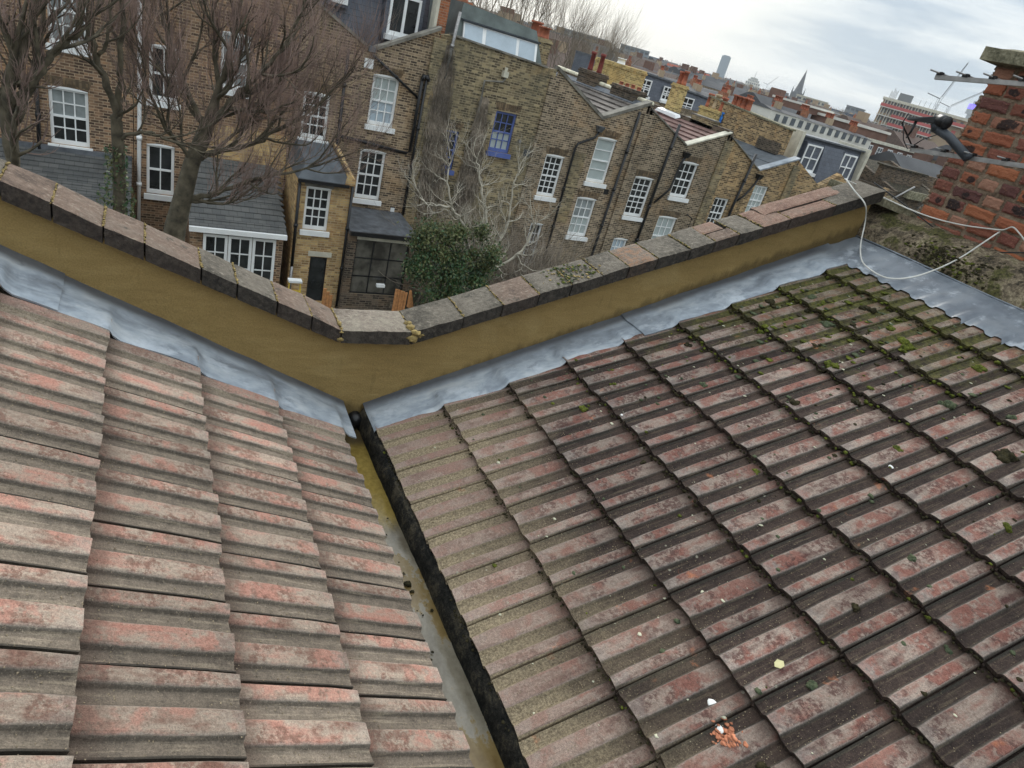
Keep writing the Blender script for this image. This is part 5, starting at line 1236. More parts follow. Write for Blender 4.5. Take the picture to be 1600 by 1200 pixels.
# ================================================================== TREES
def grow(B, p, d, L, r_, depth, P):
    """B: (wood MB, twig MB). one branch as a bent tube with children"""
    seg = max(3, int(4 if depth > 1 else 3)); pts = [Vector(p)]; dirs = Vector(d).normalized(); rad = [r_]
    for k in range(seg):
        w = P['wig'] * (1.25 if depth <= 2 else .8)
        dirs = (dirs + Vector((U(-w, w), U(-w, w), U(-w, w) + P['up'] * (.5 if depth > 1 else 1))) ).normalized()
        pts.append(pts[-1] + dirs * L / seg); rad.append(r_ * (1 - (k + 1) / seg * (.5 if depth else .7)))
    mb = B[0] if depth >= P['woodlevel'] else B[1]
    mb.tube(pts, rad, 7 if r_ > .05 else (4 if r_ > .015 else 3), caps=False)
    if depth == 0: return
    n_ = P['kids'][depth]
    for k in range(n_):
        t = (k + U(.2, .9)) / n_; t = .25 + .75 * t
        i = min(seg - 1, int(t * seg)); f = t * seg - i; q = pts[i].lerp(pts[i + 1], min(1, f)); dd = (pts[i + 1] - pts[i]).normalized()
        a = dd.orthogonal().normalized(); a.rotate(Matrix.Rotation(U(0, 6.28), 3, dd)); s_ = P['spread'] * U(.6, 1.2)
        nd = (dd * math.cos(s_) + a * math.sin(s_)).normalized(); rr = rad[i] * P['rk']
        grow(B, q, nd, L * P['lk'] * U(.7, 1.15), rr, depth - 1, P)
    grow(B, pts[-1], dirs, L * P['lk'] * U(.8, 1.1), rad[-1], depth - 1, P)
def tree(name, label, base, trunk, limbs, P, mats, group=None, cat='tree'):
    t = thing(name, label, cat, base, group)
    tr = MB(); tr.tube([p for p, _ in trunk], [r_ for _, r_ in trunk], 12, caps=False); tr.build('trunk', mats[0], t, smooth=True)
    tw = MB()
    for pts in limbs:
        sp = smooth_path([p for p, _ in pts], 5); nn = len(sp) - 1; rs = [pts[min(len(pts) - 2, i // 5)][1] + (pts[min(len(pts) - 1, i // 5 + 1)][1] - pts[min(len(pts) - 2, i // 5)][1]) * ((i % 5) / 5 if i < nn else 1) for i in range(nn + 1)]
        jit = P.get('jit', .03); sp = [q + Vector((U(-jit, jit), U(-jit, jit), U(-jit, jit))) * (1 if 0 < i < nn else 0) for i, q in enumerate(sp)]
        lm = MB(); lm.tube(sp, [q * P.get('lr', .66) * U(.9, 1.1) for q in rs], 8, caps=False)
        for (a, ra), (b, rb) in zip(pts, pts[1:]):
            a, b = Vector(a), Vector(b); n_ = P['limbkids']
            for k in range(n_):
                q = a.lerp(b, (k + random.random()) / n_); dd = (b - a).normalized(); c = dd.orthogonal().normalized(); c.rotate(Matrix.Rotation(U(0, 6.28), 3, dd))
                s_ = U(.4, 1.1); nd = dd * math.cos(s_) + c * math.sin(s_)
                grow((lm, tw), q, nd, P['L'] * U(.6, 1.2), (ra + rb) / 2 * .45, P['depth'], P)
        p, r_ = pts[-1]; dd = Vector(p) - Vector(pts[-2][0])
        for k in range(3):
            nd = dd.normalized() + Vector((U(-.4, .4), U(-.4, .4), U(-.1, .4))); grow((lm, tw), p, nd, P['L'] * U(.9, 1.3), r_ * .7, P['depth'], P)
        lm.build('limb', mats[0], t, smooth=True)
    tw.build('twigs', mats[1], t, kind='stuff')
    return t
PT = dict(wig=.26, up=.16, woodlevel=2, kids=[0, 3, 4, 4], spread=.6, rk=.5, lk=.66, L=.8, depth=3, limbkids=2)
mt_ = (M_BARK, M_TWIG)
tree('bare_tree', 'leafless tree at the left edge with thick dark upright limbs', (-1.75, 12, -10.6),
     [((-1.75, 12, -10.6), .2), ((-1.72, 12, -6), .16), ((-1.70, 12, -3.6), .13)],
     [[((-1.70, 12, -3.7), .15), ((-1.66, 12, -2.6), .13), ((-1.50, 12, -2.0), .10), ((-1.25, 12.1, -1.2), .07), ((-1.1, 12.2, .3), .04)],
      [((-1.68, 12, -3.0), .10), ((-1.35, 11.9, -2.35), .09), ((-1.12, 11.9, -1.9), .08), ((-.85, 11.9, -1.62), .06), ((-.6, 11.9, -1.3), .03)],
      [((-1.70, 12, -3.2), .11), ((-1.85, 12, -2.2), .09), ((-2.1, 12.2, -1.0), .06), ((-2.2, 12.2, .2), .03)],
      [((-1.6, 12, -2.7), .07), ((-1.3, 12.4, -1.9), .05), ((-1.2, 12.6, -.6), .03)]], dict(PT, limbkids=2, up=.3), mt_, 'bare garden trees at the left')
tree('bare_tree', 'leafless tree forking into two slim mossy stems in front of the white downpipe', (-.45, 13, -10.6),
     [((-.45, 13, -10.6), .13), ((-.42, 13, -6), .11), ((-.37, 13, -3.74), .095), ((-.40, 13, -2.9), .085)],
     [[((-.40, 13, -2.95), .085), ((-.48, 13, -2.5), .08), ((-.66, 13, -2.02), .075), ((-.74, 13, -1.6), .07), ((-.84, 13, -1.2), .06), ((-.95, 13, .3), .04)],
      [((-.39, 13, -2.9), .075), ((-.33, 13, -2.3), .07), ((-.31, 13, -1.6), .06), ((-.28, 13.1, -.8), .05), ((-.25, 13.2, .4), .03)],
      [((-.40, 13, -3.2), .05), ((-.05, 12.9, -3.0), .04), ((.25, 12.9, -3.05), .03)],
      [((-.66, 13, -2.02), .05), ((-.5, 12.9, -1.75), .04), ((-.42, 12.9, -1.2), .03)]], dict(PT, limbkids=1, L=.7, up=.3), mt_, 'bare garden trees at the left')
tree('bare_tree', 'largest leafless tree, its thick leaning trunk fanning into a dense purple-brown twig crown', (.15, 14, -10.6),
     [((.1, 14, -10.6), .26), ((.30, 14, -7), .23), ((.52, 14, -4.9), .19), ((.76, 14, -3.7), .14), ((1.02, 14, -2.85), .11)],
     [[((1.02, 14, -2.9), .12), ((1.18, 14, -2.2), .09), ((1.35, 14, -1.5), .07), ((1.5, 14.2, -.4), .04)],
      [((1.00, 14, -2.95), .10), ((1.45, 13.8, -2.35), .08), ((1.8, 13.7, -1.85), .06), ((2.15, 13.6, -1.3), .04), ((2.4, 13.6, -.6), .03)],
      [((.80, 14, -3.6), .09), ((1.3, 14, -3.35), .075), ((1.86, 14, -3.1), .06), ((2.3, 14, -2.75), .045), ((2.75, 14, -2.4), .03)],
      [((.60, 14, -4.4), .09), ((1.2, 13.9, -4.15), .07), ((1.9, 13.8, -3.75), .05), ((2.8, 13.8, -3.4), .03)],
      [((.95, 14, -3.0), .09), ((.6, 14.1, -2.3), .07), ((.35, 14.2, -1.6), .05), ((.1, 14.3, -.5), .03)],
      [((.75, 14, -3.6), .06), ((.35, 13.8, -3.1), .05), ((.05, 13.7, -2.5), .03)],
      [((1.45, 13.8, -2.35), .05), ((2.0, 14.3, -2.0), .04), ((2.4, 14.6, -1.5), .03)]], dict(PT, limbkids=3, L=.98, up=.34, kids=[0, 5, 6, 6]), mt_, 'bare garden trees at the left')
# ivy leaves on the two trunks
iv = MB()
def leafq(mb, p, s_):
    n_ = Vector((U(-1, 1), U(-1, .3), U(-.3, 1))).normalized(); a = n_.orthogonal().normalized(); a.rotate(Matrix.Rotation(U(0, 6.28), 3, n_)); b = n_.cross(a); p = Vector(p)
    mb.face([p - a * s_, p + b * s_ * .6, p + a * s_, p - b * s_ * .6])
for _ in range(1400):
    z = U(-6.2, -3.3); x = -.42 + U(-.28, .28) * (1 if z < -4 else .6); iv.cur = random.choice([0, 1]); leafq(iv, (x, 13 + U(-.2, .15), z), U(.02, .045))
iv.build('ivy', [M_IVY, M_IVY2], label='ivy leaves climbing the foot of the forked left tree', cat='ivy', kind='stuff')

fig = tree('fig_tree', 'pale curving leafless fig tree in front of the vine-covered house', (8.75, 18, -10.6),
     [((8.8, 18, -10.6), .13), ((8.78, 18, -8), .11), ((8.85, 18, -6.9), .10)],
     [[((8.8, 18, -7.0), .08), ((8.6, 18, -6.2), .07), ((8.15, 17.9, -5.4), .055), ((7.6, 17.8, -4.9), .04), ((6.9, 17.7, -4.9), .03), ((6.5, 17.7, -4.5), .02)],
      [((8.85, 18, -6.9), .085), ((9.0, 18, -6.2), .07), ((8.95, 18, -5.4), .055), ((8.7, 18, -4.7), .04), ((8.4, 18, -4.0), .03), ((8.2, 18, -3.5), .02)],
      [((9.0, 18, -6.4), .07), ((9.5, 18, -5.8), .055), ((9.65, 18, -5.0), .045), ((9.5, 18, -4.2), .03), ((9.6, 18, -3.7), .02)],
      [((8.85, 18, -6.8), .07), ((9.6, 17.8, -6.5), .055), ((10.2, 17.7, -5.9), .04), ((10.4, 17.7, -5.1), .03)],
      [((8.3, 17.9, -5.6), .05), ((7.8, 18, -5.0), .04), ((7.5, 18.1, -4.3), .03), ((7.5, 18.1, -3.7), .02)]],
     dict(lr=.8, wig=.42, up=.22, woodlevel=0, kids=[0, 3, 3, 3], spread=.8, rk=.58, lk=.7, L=.6, depth=2, limbkids=3), (M_FIG, M_FIG))
bush = thing('ivy_bush', 'dense dark green ivy-clad bush below the fig tree', 'bush', (7.6, 17.3, -10.6))
lv = MB()
cl = [(6.75, 17.4, -5.75, .4), (8.5, 17.5, -6.2, .4), (8.9, 17.4, -7.2, .4), (6.9, 17.3, -6.3, .4), (7.25, 17.3, -6.0, .55), (7.6, 17.2, -6.6, .6), (7.0, 17.4, -5.5, .4), (8.0, 17.3, -6.3, .5), (7.9, 17.2, -7.1, .6), (7.4, 17.1, -7.3, .6), (8.5, 17.4, -6.8, .45), (7.1, 17.2, -6.7, .45), (7.6, 17.4, -5.6, .35), (8.3, 17.3, -7.5, .5)]
cl = [(x, y, z, r_ * .8) for (x, y, z, r_) in cl] + [(U(6.5, 9.0), U(17, 17.6), U(-7.6, -5.4), U(.15, .35)) for _ in range(16)]
for (x, y, z, r_) in cl:
    for _ in range(600):
        q = Vector((random.gauss(0, .5), random.gauss(0, .5), random.gauss(0, .5))); lv.cur = 0 if random.random() < (.25 if z > -6.3 else .65) else 1
        leafq(lv, (x + q.x * r_, y + q.y * r_, z + q.z * r_), U(.025, .055))
lv.build('foliage', [M_IVY, M_IVY2], bush, kind='stuff')
mb = MB(); mb.tube([(7.7, 17.3, -10.6), (7.6, 17.3, -6.5)], [.1, .04], 6); mb.build('stem', M_BARK, bush)
# dead vines on the wall of the vine-covered house
vn = thing('dead_vine', 'bare brown vine stems hanging thickly on the grimy brick house by its left pipe', 'vine', (9.6, 24.9, -10.6))
vn2 = thing('dead_vine', 'second patch of bare vine stems, left of the bright blue window', 'vine', (11.1, 24.9, -6))
def vine(par, cx, hw0, hw1, zt, zb, n_):
    mb = MB()
    for _ in range(n_):
        z = zt + (zb - zt) * random.random() ** 1.4 * .7; t = (z - zt) / (zb - zt); x = cx(z) + random.gauss(0, 1) * (hw0 + (hw1 - hw0) * t) * .5; pts = [(x, FY - U(.03, .12), z)]
        for k in range(random.randint(5, 10)):
            z -= U(.12, .3); x += U(-.07, .07); pts.append((x, FY - U(.03, .3) * (1 if z < -4 else .6), z))
            if z < zb: break
        mb.tube(pts, [U(.006, .014)] * len(pts), 3, caps=False)
    mb.build('stems', M_VINE, par, kind='stuff')
vine(vn, lambda z: 9.42 + .05 * (-1 - z) * (1 if z < -3 else .3), .14, .9, -1.2, -7.5, 1000)
vine(vn2, lambda z: 11.15, .15, .5, -2.6, -7.0, 700)
# thicket at the foot of the vine-covered house
tk = MB(); tkw = MB()
for k in range(110):
    x = U(9.3, 14.8); y = U(21.5, 24.2); z = -10.6
    grow((tk, tk), (x, y, z), (U(-.3, .3), U(-.2, .2), 1), U(1.6, 2.6), .04, 2, dict(wig=.25, up=.1, woodlevel=9, kids=[0, 4, 5], spread=.6, rk=.5, lk=.7))
tk.build('thicket', M_VINE, label='brown leafless thicket of shrubs at the foot of the vine-covered house', cat='shrub', kind='stuff')

# trees beyond the terrace
PB = dict(wig=.15, up=.18, woodlevel=2, kids=[0, 3, 4, 4], spread=.55, rk=.5, lk=.66, L=4.2, depth=3, limbkids=2)
for i, (x, y, top, lb) in enumerate(((30.0, 63.0, 5.5, 'tall bare tree behind the boxed dormer, left of the others'), (33.5, 61.5, 4.2, 'tall bare tree above the orange square pots'), (36.0, 59.5, 2.6, 'bare tree behind the mustard chimney'), (26.5, 65.0, 6.5, 'bare tree at the top edge beyond the slate attic'), (38.5, 62.0, 1.2, 'thin bare tree at the right end of the row'))):
    tr_ = [((x, y, -10.6), .3), ((x, y, -6), .24), ((x, y, top - 9), .2)]
    b = Vector((x, y, top - 9)); lb_ = []
    for k in range(6):
        a = k * 1.05 + U(0, .5); dx, dy = math.cos(a), math.sin(a); sc = U(.8, 1.1)
        lb_.append([(tuple(b + Vector((0, 0, -.3 * k))), .13), (tuple(b + Vector((dx * 1.0, dy, 2.2 * sc))), .09), (tuple(b + Vector((dx * 1.7, dy * 1.7, 4.4 * sc))), .05)])
    tree('bare_tree', lb, (x, y, -10.6), tr_, lb_, dict(PB, L=2.6, wig=.14), (M_TWIG2, M_TWIG2), 'bare trees beyond the terrace')

# ================================================================== THE CITY BEYOND
M_RB = plain('brown_brick_far', (0.17, 0.095, 0.07), .9, 0, .2, .4); M_TAN = plain('tan_brick_far', (0.36, 0.27, 0.18), .9, 0, .1, .1)
M_REDP = plain('red_balcony_panel', (0.46, 0.11, 0.10), .7, 0, .1, .3); M_FGL = glass('far_glass', (0.10, 0.115, 0.13), .3, .4)
M_STUC = plain('stucco_far', (0.62, 0.60, 0.54), .8, 0, .12, .3); M_GREYF = plain('grey_far', (0.20, 0.21, 0.22), .8, 0, .2, .05)
M_ROOFF = plain('grey_roof_far', (0.075, 0.075, 0.078), .8, 0, .25, .2)
def frame_of(p0, p1):
    a = Vector((p0[0], p0[1], 0)); b = Vector((p1[0], p1[1], 0)); d = (b - a); L = d.length; d.normalize(); n_ = Vector((-d.y, d.x, 0))
    if n_.dot(a) < 0: n_ = -n_
    return a, d, n_, L
def obx(mb, F, u0, u1, w0, w1, z0, z1, zr0=None, zr1=None):
    a, d, n_, L = F
    def P(u, w, z): q = a + d * u + n_ * w; return (q.x, q.y, z)
    z0b = z0 if zr0 is None else zr0; z1b = z1 if zr1 is None else zr1
    mb.hexa([P(u0, w0, z0), P(u1, w0, z0b), P(u1, w1, z0b), P(u0, w1, z0), P(u0, w0, z1), P(u1, w0, z1b), P(u1, w1, z1b), P(u0, w1, z1)])
def windows(t, F, u0, u1, zs, n_, w, h, mat, fr=None, name='windows', proud=.04):
    mb = MB(); mb2 = MB()
    for z in zs:
        for k in range(n_):
            u = u0 + (u1 - u0) * (k + .5) / n_
            if fr: obx(mb2, F, u - w / 2 - .12, u + w / 2 + .12, -proud, .02, z - .12, z + h + .12)
            obx(mb, F, u - w / 2, u + w / 2, -proud - .03, .02, z, z + h)
            if fr:
                obx(mb2, F, u - .035, u + .035, -proud - .05, -proud, z, z + h); obx(mb2, F, u - w / 2, u + w / 2, -proud - .05, -proud, z + h / 2 - .035, z + h / 2 + .035)
    mb.build(name, mat, t, kind='stuff')
    if fr: mb2.build('window_frames', fr, t, kind='stuff')

# council block
cb = thing('block_of_flats', 'red and white balconied council block of flats behind the black mast bracket', 'block of flats', (212, 150, -10.6))
F = frame_of((205.5, 160.0), (222.0, 135.5)); L = F[3]; ZT = 8.3
mb = MB(); obx(mb, F, 0, L, 0, 12, -10.6, ZT - .05); mb.build('wall', M_TAN, cb)
mb = MB(); obx(mb, F, -.4, L + .4, -.4, 12.4, ZT - .05, ZT + .75); mb.build('roof_parapet', M_CREAM, cb)
mb = MB(); obx(mb, F, 3.5, 7.5, 3, 6, ZT + .75, ZT + 3.0); mb.build('roof_plant_room', M_GREYF, cb)
mb = MB()
for k in range(6):
    u = 1.0 + k * .35; q = F[0] + F[1] * u + F[2] * 3; mb.tube([(q.x, q.y, ZT + .7), (q.x, q.y, ZT + U(2.4, 4.2))], .09, 4)
for u in (10, 11.5, 13, 15): q = F[0] + F[1] * u + F[2] * 3; mb.tube([(q.x, q.y, ZT + .7), (q.x, q.y, ZT + 2.6)], .06, 4)
mb.build('roof_masts', M_GREYF, cb)
for k in range(6):
    z = ZT - .9 - k * 2.45
    m1 = MB(); obx(m1, F, -.2, L * (1.0 if k == 0 else .60), -1.3, .02, z - 1.25, z - 1.0); m1.build('balcony_slab', M_STUC, cb)
    if k < 5:
        m1 = MB(); obx(m1, F, -.2 if k == 0 else L * .14, L * (1.0 if k == 0 else .58), -1.32, -1.2, z - 1.0, z - .15); m1.build('balcony_panel', M_REDP, cb)
        m1 = MB(); n_ = 9
        for q in range(n_):
            u = L * (.02 + .56 * q / n_); obx(m1, F, u, u + .12, -1.3, 0, z - 1.0, z + 1.2)
            obx(m1, F, u + .6, u + 1.0, -.05, 0, z - .9, z + 1.0)
        m1.build('balcony_divider', M_STUC, cb)
        m1 = MB()
        for q in range(n_): u = L * (.02 + .56 * q / n_); obx(m1, F, u + .15, u + .5, -.06, 0, z - .3, z + 1.0); obx(m1, F, u + 1.05, u + 1.5, -.06, 0, z - .3, z + 1.0)
        m1.build('recessed_windows', M_FGL, cb, kind='stuff')
m1 = MB()
for q in range(5): obx(m1, F, L * (.64 + .07 * q), L * (.64 + .07 * q) + .9, -.06, 0, ZT - 1.5, ZT - .5)
m1.build('top_windows', M_FGL, cb, kind='stuff')
m1 = MB()
for q in range(3): obx(m1, F, L * .74, L * .74 + 1.2, -.08, 0, ZT - 4.3 - q * 2.45, ZT - 3.3 - q * 2.45)
m1.build('stair_panels', M_REDP, cb, kind='stuff')

# brown block with white cornice in front
bb = thing('mansion_block', 'long brown brick block with white cornice and small white windows left of the chimney', 'building', (88, 62, -10.6))
F = frame_of((77.6, 62), (101, 62)); L = F[3]
mb = MB(); obx(mb, F, 0, L, 0, 9, -10.6, -1.7); mb.build('wall', M_RB, bb)
mb = MB(); obx(mb, F, -.1, L + .1, -.25, .3, -1.7, -1.35); mb.build('cornice', M_CREAM, bb)
windows(bb, F, 2.5, L - 4.5, [-3.1, -5.2, -7.3], 8, .8, .95, M_FGL, M_WHITE)
mb = MB(); obx(mb, F, L - 4.4, L - .2, -.5, .02, -3.1, -1.75); mb.build('bay', M_CREAM, bb); windows(bb, (F[0] + F[2] * -.5, F[1], F[2], L), L - 4.3, L - .3, [-2.9], 4, .62, .95, M_FGL, None, 'bay_windows')
mb = MB(); obx(mb, F, .2, 8.5, 2.0, 8, -1.7, -.42); mb.build('upper_storey', M_RB, bb); mb = MB(); obx(mb, F, 0, 8.7, 1.8, 8.2, -.42, -.12); mb.build('upper_cornice', M_STUC, bb)
mb = MB(); obx(mb, F, -3.5, 2.6, 7, 12, -.6, .15); mb.build('rear_wing', M_RB, bb); mb = MB(); obx(mb, F, -3.6, 2.7, 6.8, 12.2, .15, .4); mb.build('rear_cornice', M_STUC, bb)

def terrace(label, p0, p1, zt0, zt1, wall, rows_, n_, roof=M_ROOFF, depth=9, chim=5, potm=M_TERRA, winw=.9, fr=M_WHITE, roofh=1.3, name='terrace_row', wdrop=1.9, winh=1.35, cd=.3):
    t = thing(name, label, 'houses', (p0[0], p0[1], -10.6)); F = frame_of(p0, p1); L = F[3]
    mb = MB(); obx(mb, F, 0, L, 0, depth, -10.6, zt0, -10.6, zt1); mb.build('wall', wall, t)
    if roofh:
        mb = MB(); a, d, n2, _ = F
        def P(u, w, z): q = a + d * u + n2 * w; return (q.x, q.y, z)
        mb.hexa([P(-.1, -.1, zt0), P(L + .1, -.1, zt1), P(L + .1, depth, zt1), P(-.1, depth, zt0), P(0, depth * .35, zt0 + roofh), P(L, depth * .35, zt1 + roofh), P(L, depth * .65, zt1 + roofh), P(0, depth * .65, zt0 + roofh)])
        mb.build('roof', roof, t)
    zt = min(zt0, zt1); windows(t, F, .6, L - .6, [zt - wdrop - 2.6 * k for k in range(rows_)], n_, winw, winh, M_FGL, fr)
    for k in range(chim):
        u = L * (k + .5) / chim; zz = zt0 + (zt1 - zt0) * u / L
        mb = MB(); obx(mb, F, u - .35, u + .35, depth * .3, depth * (.3 + cd), zz, zz + roofh + .7); mb.build('chimney', BRR if k % 2 else M_TAN, t)
        mb = MB()
        for j in range(4):
            q = F[0] + F[1] * u + F[2] * depth * (.34 + .075 * j); pot(mb, q.x, q.y, zz + roofh + .7, .55, .15)
        mb.build('chimney_pots', potm, t, smooth=True)
    return t
terrace('white stucco terrace with dark windows and red chimneys behind the blue-grey attic', (61.0, 60.5), (79.0, 60.5), -1.12, -1.55, M_STUC, 2, 13, chim=4, roofh=.3, winw=.62, fr=None, depth=4, wdrop=.62, winh=.75, cd=.15)
terrace('grey brick terrace with white windows under the tower, beyond the blue tarpaulin', (113, 140), (131, 126), -1.4, -1.8, BR3, 3, 9, chim=4)
terrace('dark slate-roofed terrace with rows of white windows beneath the domed tower', (131.8, 151.5), (147, 137.5), -.9, -1.2, BR4, 3, 10, chim=3, roofh=1.1)
terrace('yellow brick terrace with orange pots between the gable pots and the white stucco row', (60, 74), (76, 66), -2.3, -2.6, BR5, 2, 7, chim=5, roofh=.8)
terrace('long olive-grey brick mansion block below the church spire', (176, 178), (201, 149), .4, .6, plain('olive_brick_far', (.22, .19, .14), .9), 4, 16, chim=5, roofh=.4, winw=1.0, fr=M_STUC)
terrace('brown terrace with chimneys just behind the mustard chimney', (50, 86), (70, 74), -2.1, -2.2, BR4, 2, 8, chim=5, roofh=1.0)
terrace('low red-roofed building at mid distance right of the mustard chimney', (210, 280), (226, 268), -1.0, -1.0, M_TAN, 1, 5, roof=plain('red_roof_far', (.38, .10, .06), .9), chim=0, roofh=3.0)

def farbox(name, label, cat, p0, p1, z0, z1, mat, depth=14, rows_=0, n_=0, wm=None, topm=None):
    t = thing(name, label, cat, (p0[0], p0[1], z0)); F = frame_of(p0, p1)
    mb = MB(); obx(mb, F, 0, F[3], 0, depth, z0, z1); mb.build('wall', mat, t)
    if rows_:
        mb = MB()
        for r_ in range(rows_):
            za = z0 + (z1 - z0) * (r_ + .3) / rows_; zb_ = z0 + (z1 - z0) * (r_ + .75) / rows_
            for k in range(n_): obx(mb, F, F[3] * (k + .15) / n_, F[3] * (k + .85) / n_, -.15, .05, za, zb_)
        mb.build('windows', wm or M_FGL, t, kind='stuff')
    mb = MB(); obx(mb, F, -.3, F[3] + .3, -.3, depth + .3, z1, z1 + max(.4, (z1 - z0) * .02)); mb.build('roof_parapet', topm or mat, t)
    return t, F
M_TOW = plain('blue_grey_tower', (0.13, 0.18, 0.22), .35, .2, .1, .01)
# slim glass tower (at 2.2 km)
k = 2200 / 900.
tw_, F = farbox('tower_block', 'tall slim blue-grey tower standing alone on the skyline', 'skyscraper', (584.5 * k, 684.4 * k), (592.5 * k, 677.5 * k), -10, 66.5, M_TOW, 22, 30, 6, plain('tower_glass', (.10, .15, .19), .3))
mb = MB(); obx(mb, F, F[3] * .15, F[3] * .85, 3, 18, 67.8, 70.5); mb.build('crown', M_TOW, tw_)
# stepped pale tower with mast
zg = thing('stepped_tower', 'pale stepped tower with a thin mast right of the slim tower', 'tower', (878, 929, -10))
F = frame_of((866, 941), (888, 922))
for q, (a, b, z0, z1) in enumerate(((0, 1, -10, 9), (.1, .92, 9, 14), (.2, .82, 14, 18), (.3, .72, 18, 21))):
    mb = MB(); obx(mb, F, F[3] * a, F[3] * b, q * 2, 18 - q * 2, z0, z1); mb.build('tier', M_STUC, zg)
    mb = MB()
    for j in range(7): obx(mb, F, F[3] * (a + (b - a) * (j + .2) / 7), F[3] * (a + (b - a) * (j + .7) / 7), q * 2 - .2, q * 2 + .1, z1 - 3, z1 - .8)
    mb.build('windows', M_FGL, zg, kind='stuff')
q = F[0] + F[1] * F[3] * .5 + F[2] * 9; mb = MB(); mb.tube([(q.x, q.y, 21), (q.x, q.y, 31)], [.5, .15], 5); mb.build('mast', M_GREYF, zg)
# church
chu = thing('church', 'dark grey church with a needle spire and corner pinnacles on the skyline', 'church', (652, 620, -10))
M_SP = plain('church_stone', (.11, .115, .12), .9)
cx, cy = 653.0, 619.5
mb = MB(); mb.box(cx - 5, cx + 5, cy - 5, cy + 5, -10, 12); mb.build('tower', M_SP, chu)
mb = MB(); mb.tube([(cx, cy, 12), (cx, cy, 14), (cx, cy, 36.5)], [5.2, 4.2, .12], 8); mb.build('spire', M_SP, chu)
for (a, b) in ((-1, -1), (1, -1), (1, 1), (-1, 1)):
    mb = MB(); mb.tube([(cx + a * 4.6, cy + b * 4.6, 11), (cx + a * 4.6, cy + b * 4.6, 13), (cx + a * 4.6, cy + b * 4.6, 18.5)], [1.1, 1.0, .05], 4); mb.build('pinnacle', M_SP, chu)
mb = MB(); mb.hexa([(cx - 30, cy + 5, -10), (cx - 5, cy + 2, -10), (cx - 5, cy + 14, -10), (cx - 30, cy + 18, -10), (cx - 30, cy + 10, 9), (cx - 5, cy + 7, 9), (cx - 5, cy + 9, 9), (cx - 30, cy + 12, 9)]); mb.build('nave', M_SP, chu)
farbox('office_block', 'cream office block with dark square windows right of the church spire', 'building', (326.5, 309.7), (338.4, 296.7), -8, 5.0, M_CREAM, 12, 5, 5)
farbox('office_block', 'dark glass building with spiky roof plant right of the cream office block', 'building', (338.8, 296.2), (352, 279), -8, 2.6, plain('navy_cladding', (.05, .07, .12), .6), 12, 4, 9)
farbox('office_block', 'ornate grey rooftop tower with pinnacles seen over the dark glass building', 'building', (441, 370), (449, 360), -8, 8.5, M_GREYF, 10, 5, 4)
farbox('apartment_block', 'pale grey apartment block on the hill above the mustard chimney', 'building', (273.3, 418.7), (289.5, 408), -8, 5.8, plain('blue_grey_far', (.22, .25, .27), .9), 14, 5, 6)
farbox('apartment_block', 'lower blue-grey block stepping down right of the hilltop apartment block', 'building', (290, 407), (298, 402), -8, 3.4, plain('slate_blue_far', (.17, .21, .27), .9), 14, 4, 4)
farbox('apartment_block', 'pale concrete block glimpsed low through the bare trees at the top', 'building', (160, 300), (181, 288), -8, 3.5, plain('concrete_far', (.30, .32, .32), .9), 14, 8, 7)
# telecom tower with blue-violet screen
bt = thing('telecom_tower', 'telecom tower with a glowing violet band just left of the chimney edge', 'tower', (2023, 1292, -10))
bx, by = 2023.0, 1290.0
mb = MB(); mb.tube([(bx, by, -10), (bx, by, 95)], 8, 12); mb.build('shaft', M_GREYF, bt)
mb = MB(); mb.tube([(bx, by, 95), (bx, by, 108)], 15, 14); mb.build('aerial_gallery', M_GREYF, bt)
mv = bpy.data.materials.new('violet_screen'); mv.use_nodes = True; b_ = mv.node_tree.nodes['Principled BSDF']; b_.inputs['Base Color'].default_value = (.1, .05, .6, 1); b_.inputs['Emission Color'].default_value = (.12, .06, 1, 1); b_.inputs['Emission Strength'].default_value = 1.3
mb = MB(); mb.tube([(bx, by, 108), (bx, by, 121)], 15.5, 14); mb.build('lit_screen', mv, bt)
mb = MB(); mb.tube([(bx, by, 121), (bx, by, 130), (bx, by, 131), (bx, by, 150)], [8, 8, 1.5, .6], 8); mb.build('top_mast', M_GREYF, bt)
# cranes
def crane(label, p, ztop, tip, h0=-10):
    t = thing('tower_crane', label, 'crane', (p[0], p[1], h0), 'cranes on the skyline'); M_ = M_GREYF
    mb = MB(); s_ = .6
    for (a, b) in ((-1, -1), (1, -1), (1, 1), (-1, 1)): mb.tube([(p[0] + a * s_, p[1] + b * s_, h0), (p[0] + a * s_, p[1] + b * s_, ztop)], .09, 3)
    for k in range(int((ztop - h0) / 3)):
        z = h0 + k * 3; mb.tube([(p[0] - s_, p[1] - s_, z), (p[0] + s_, p[1] - s_, z + 3)], .05, 3); mb.tube([(p[0] - s_, p[1] + s_, z + 3), (p[0] - s_, p[1] - s_, z)], .05, 3)
    mb.build('mast', M_, t)
    mb = MB(); a, b = Vector((p[0], p[1], ztop)), Vector(tip); n_ = 14
    for o_ in ((0, 0, 0), (.6, -.6, 0), (.3, -.3, .9)): mb.tube([a + Vector(o_), b + Vector(o_) * .4], .10, 3)
    for k in range(n_): q = a.lerp(b, k / n_); r2 = a.lerp(b, (k + 1) / n_); mb.tube([q, r2 + Vector((.3, -.3, .8))], .05, 3)
    mb.build('jib', M_, t)
    mb = MB(); d = (a - b); d.z = 0; d.normalize(); mb.tube([a, a + d * 6 + Vector((0, 0, 1))], .2, 4); mb.build('counter_jib', M_, t)
crane('nearer crane with its jib raised steeply above the council block', (329, 227.5), 19, (331, 224.5, 35.5))
crane('farther pale crane with a sloping jib right of the steep one', (415, 279), 21, (430, 262, 42))
crane('small faint crane to the left of the church spire', (698.5, 715.6), 13, (705, 709, 25))

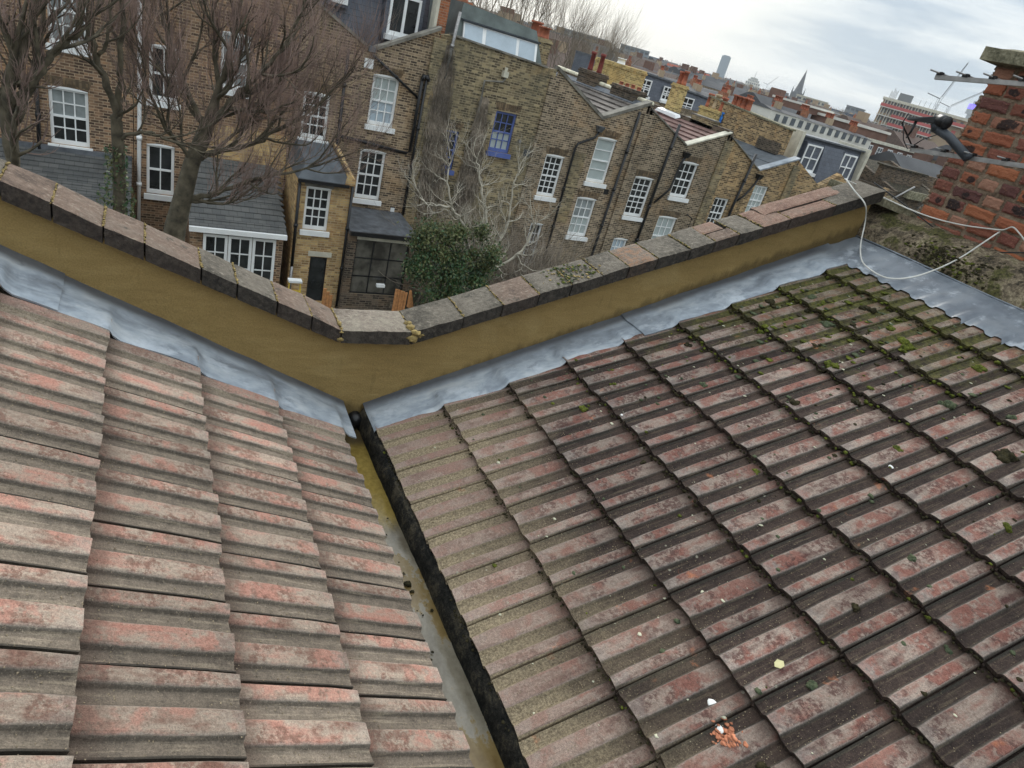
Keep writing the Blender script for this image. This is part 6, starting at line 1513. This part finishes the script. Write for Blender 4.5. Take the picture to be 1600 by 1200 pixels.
# everything too far to tell apart: rooftops, trees
random.seed(21)
ct = MB(); mats_ = [M_ROOFF, M_RB, M_TAN, M_STUC, M_GREYF, plain('brown_roof_far', (.11, .075, .06), .9)]
for _ in range(1500):
    rr = 90 + 1100 * random.random() ** 1.15; a = R(U(8, 64)); x, y = rr * math.sin(a), rr * math.cos(a)
    if rr < 170 and (a > R(30)) and random.random() < .75: continue
    s_ = U(6, 15) * (1 + rr / 900); h = -10.6 + U(3.2, 8.6) + (rr / 160) * U(.2, 1.25); ra = U(-.25, .25) - R(32 if random.random() < .5 else -58) * 0
    F = (Vector((x, y, 0)), Vector((math.cos(ra), math.sin(ra), 0)), Vector((-math.sin(ra), math.cos(ra), 0)), s_)
    if h > -1.2 and rr < 300: h = U(-4, -1.5)
    ct.cur = random.choice([1, 2, 2, 3, 4, 1]); obx(ct, F, 0, s_, 0, 9, -11, h)
    ct.cur = random.choice([0, 0, 5]); a_, d_, n_, _q = F
    def P(u, w, z): q = a_ + d_ * u + n_ * w; return (q.x, q.y, z)
    ct.hexa([P(-.2, -.2, h), P(s_ + .2, -.2, h), P(s_ + .2, 9.2, h), P(-.2, 9.2, h), P(0, 4, h + 2.2), P(s_, 4, h + 2.2), P(s_, 5, h + 2.2), P(0, 5, h + 2.2)])
    if random.random() < .6:
        ct.cur = random.choice([1, 2]); u = U(.2, .8) * s_; obx(ct, F, u, u + 1.1, 3.5, 5.5, h, h + 3.6)
    ct.cur = 4
    if rr < 500:
        for k in range(int(s_ / 2)): 
            for z in (h - 1.9, h - 4.6): ct.cur = 3; obx(ct, F, k * 2 + .35, k * 2 + 1.45, -.08, 0, z - .1, z + 1.4); ct.cur = 4; obx(ct, F, k * 2 + .5, k * 2 + 1.3, -.12, 0, z, z + 1.3)
ct.build('distant_rooftops', mats_, label='mass of distant rooftops, walls and chimneys running to the skyline', cat='rooftops', kind='stuff')
ft = MB()
for _ in range(620):
    rr = 110 + 800 * random.random(); a = R(U(14, 62)); x, y = rr * math.sin(a), rr * math.cos(a); h = U(7, 12) * (1 + rr / 1500)
    if rr < 260 and a > R(38): h *= .72
    for j in range(26):
        p = Vector((x, y, -10.6 + h * .35)); d = Vector((U(-.6, .6), U(-.6, .6), 1)).normalized(); e = p + d * h * U(.4, .68)
        ft.tube([p, e], [.16, .05], 3, caps=False)
        for k2 in range(3):
            q = p.lerp(e, U(.4, .9)); ft.tube([q, q + Vector((U(-1, 1), U(-1, 1), U(.3, 1.4))) * h * .13], [.07, .03], 3, caps=False)
ft.build('distant_trees', M_TWIG2, label='far-off bare trees scattered among the rooftops', cat='trees', kind='stuff')

# ================================================================== HAZE
hm = bpy.data.materials.new('haze'); hm.use_nodes = True; ht = hm.node_tree; ht.nodes.clear()
ho = ht.nodes.new('ShaderNodeOutputMaterial'); pv = ht.nodes.new('ShaderNodeVolumePrincipled'); pv.inputs['Color'].default_value = (.86, .92, .97, 1); pv.inputs['Density'].default_value = HAZE_D; pv.inputs['Anisotropy'].default_value = .2
ht.links.new(pv.outputs[0], ho.inputs['Volume'])
if HAZE_D > 0:
    mb = MB(); mb.box(-2600, 2600, -2600, 2600, -13, 152); mb.build('haze', hm, label=None, kind='stuff')
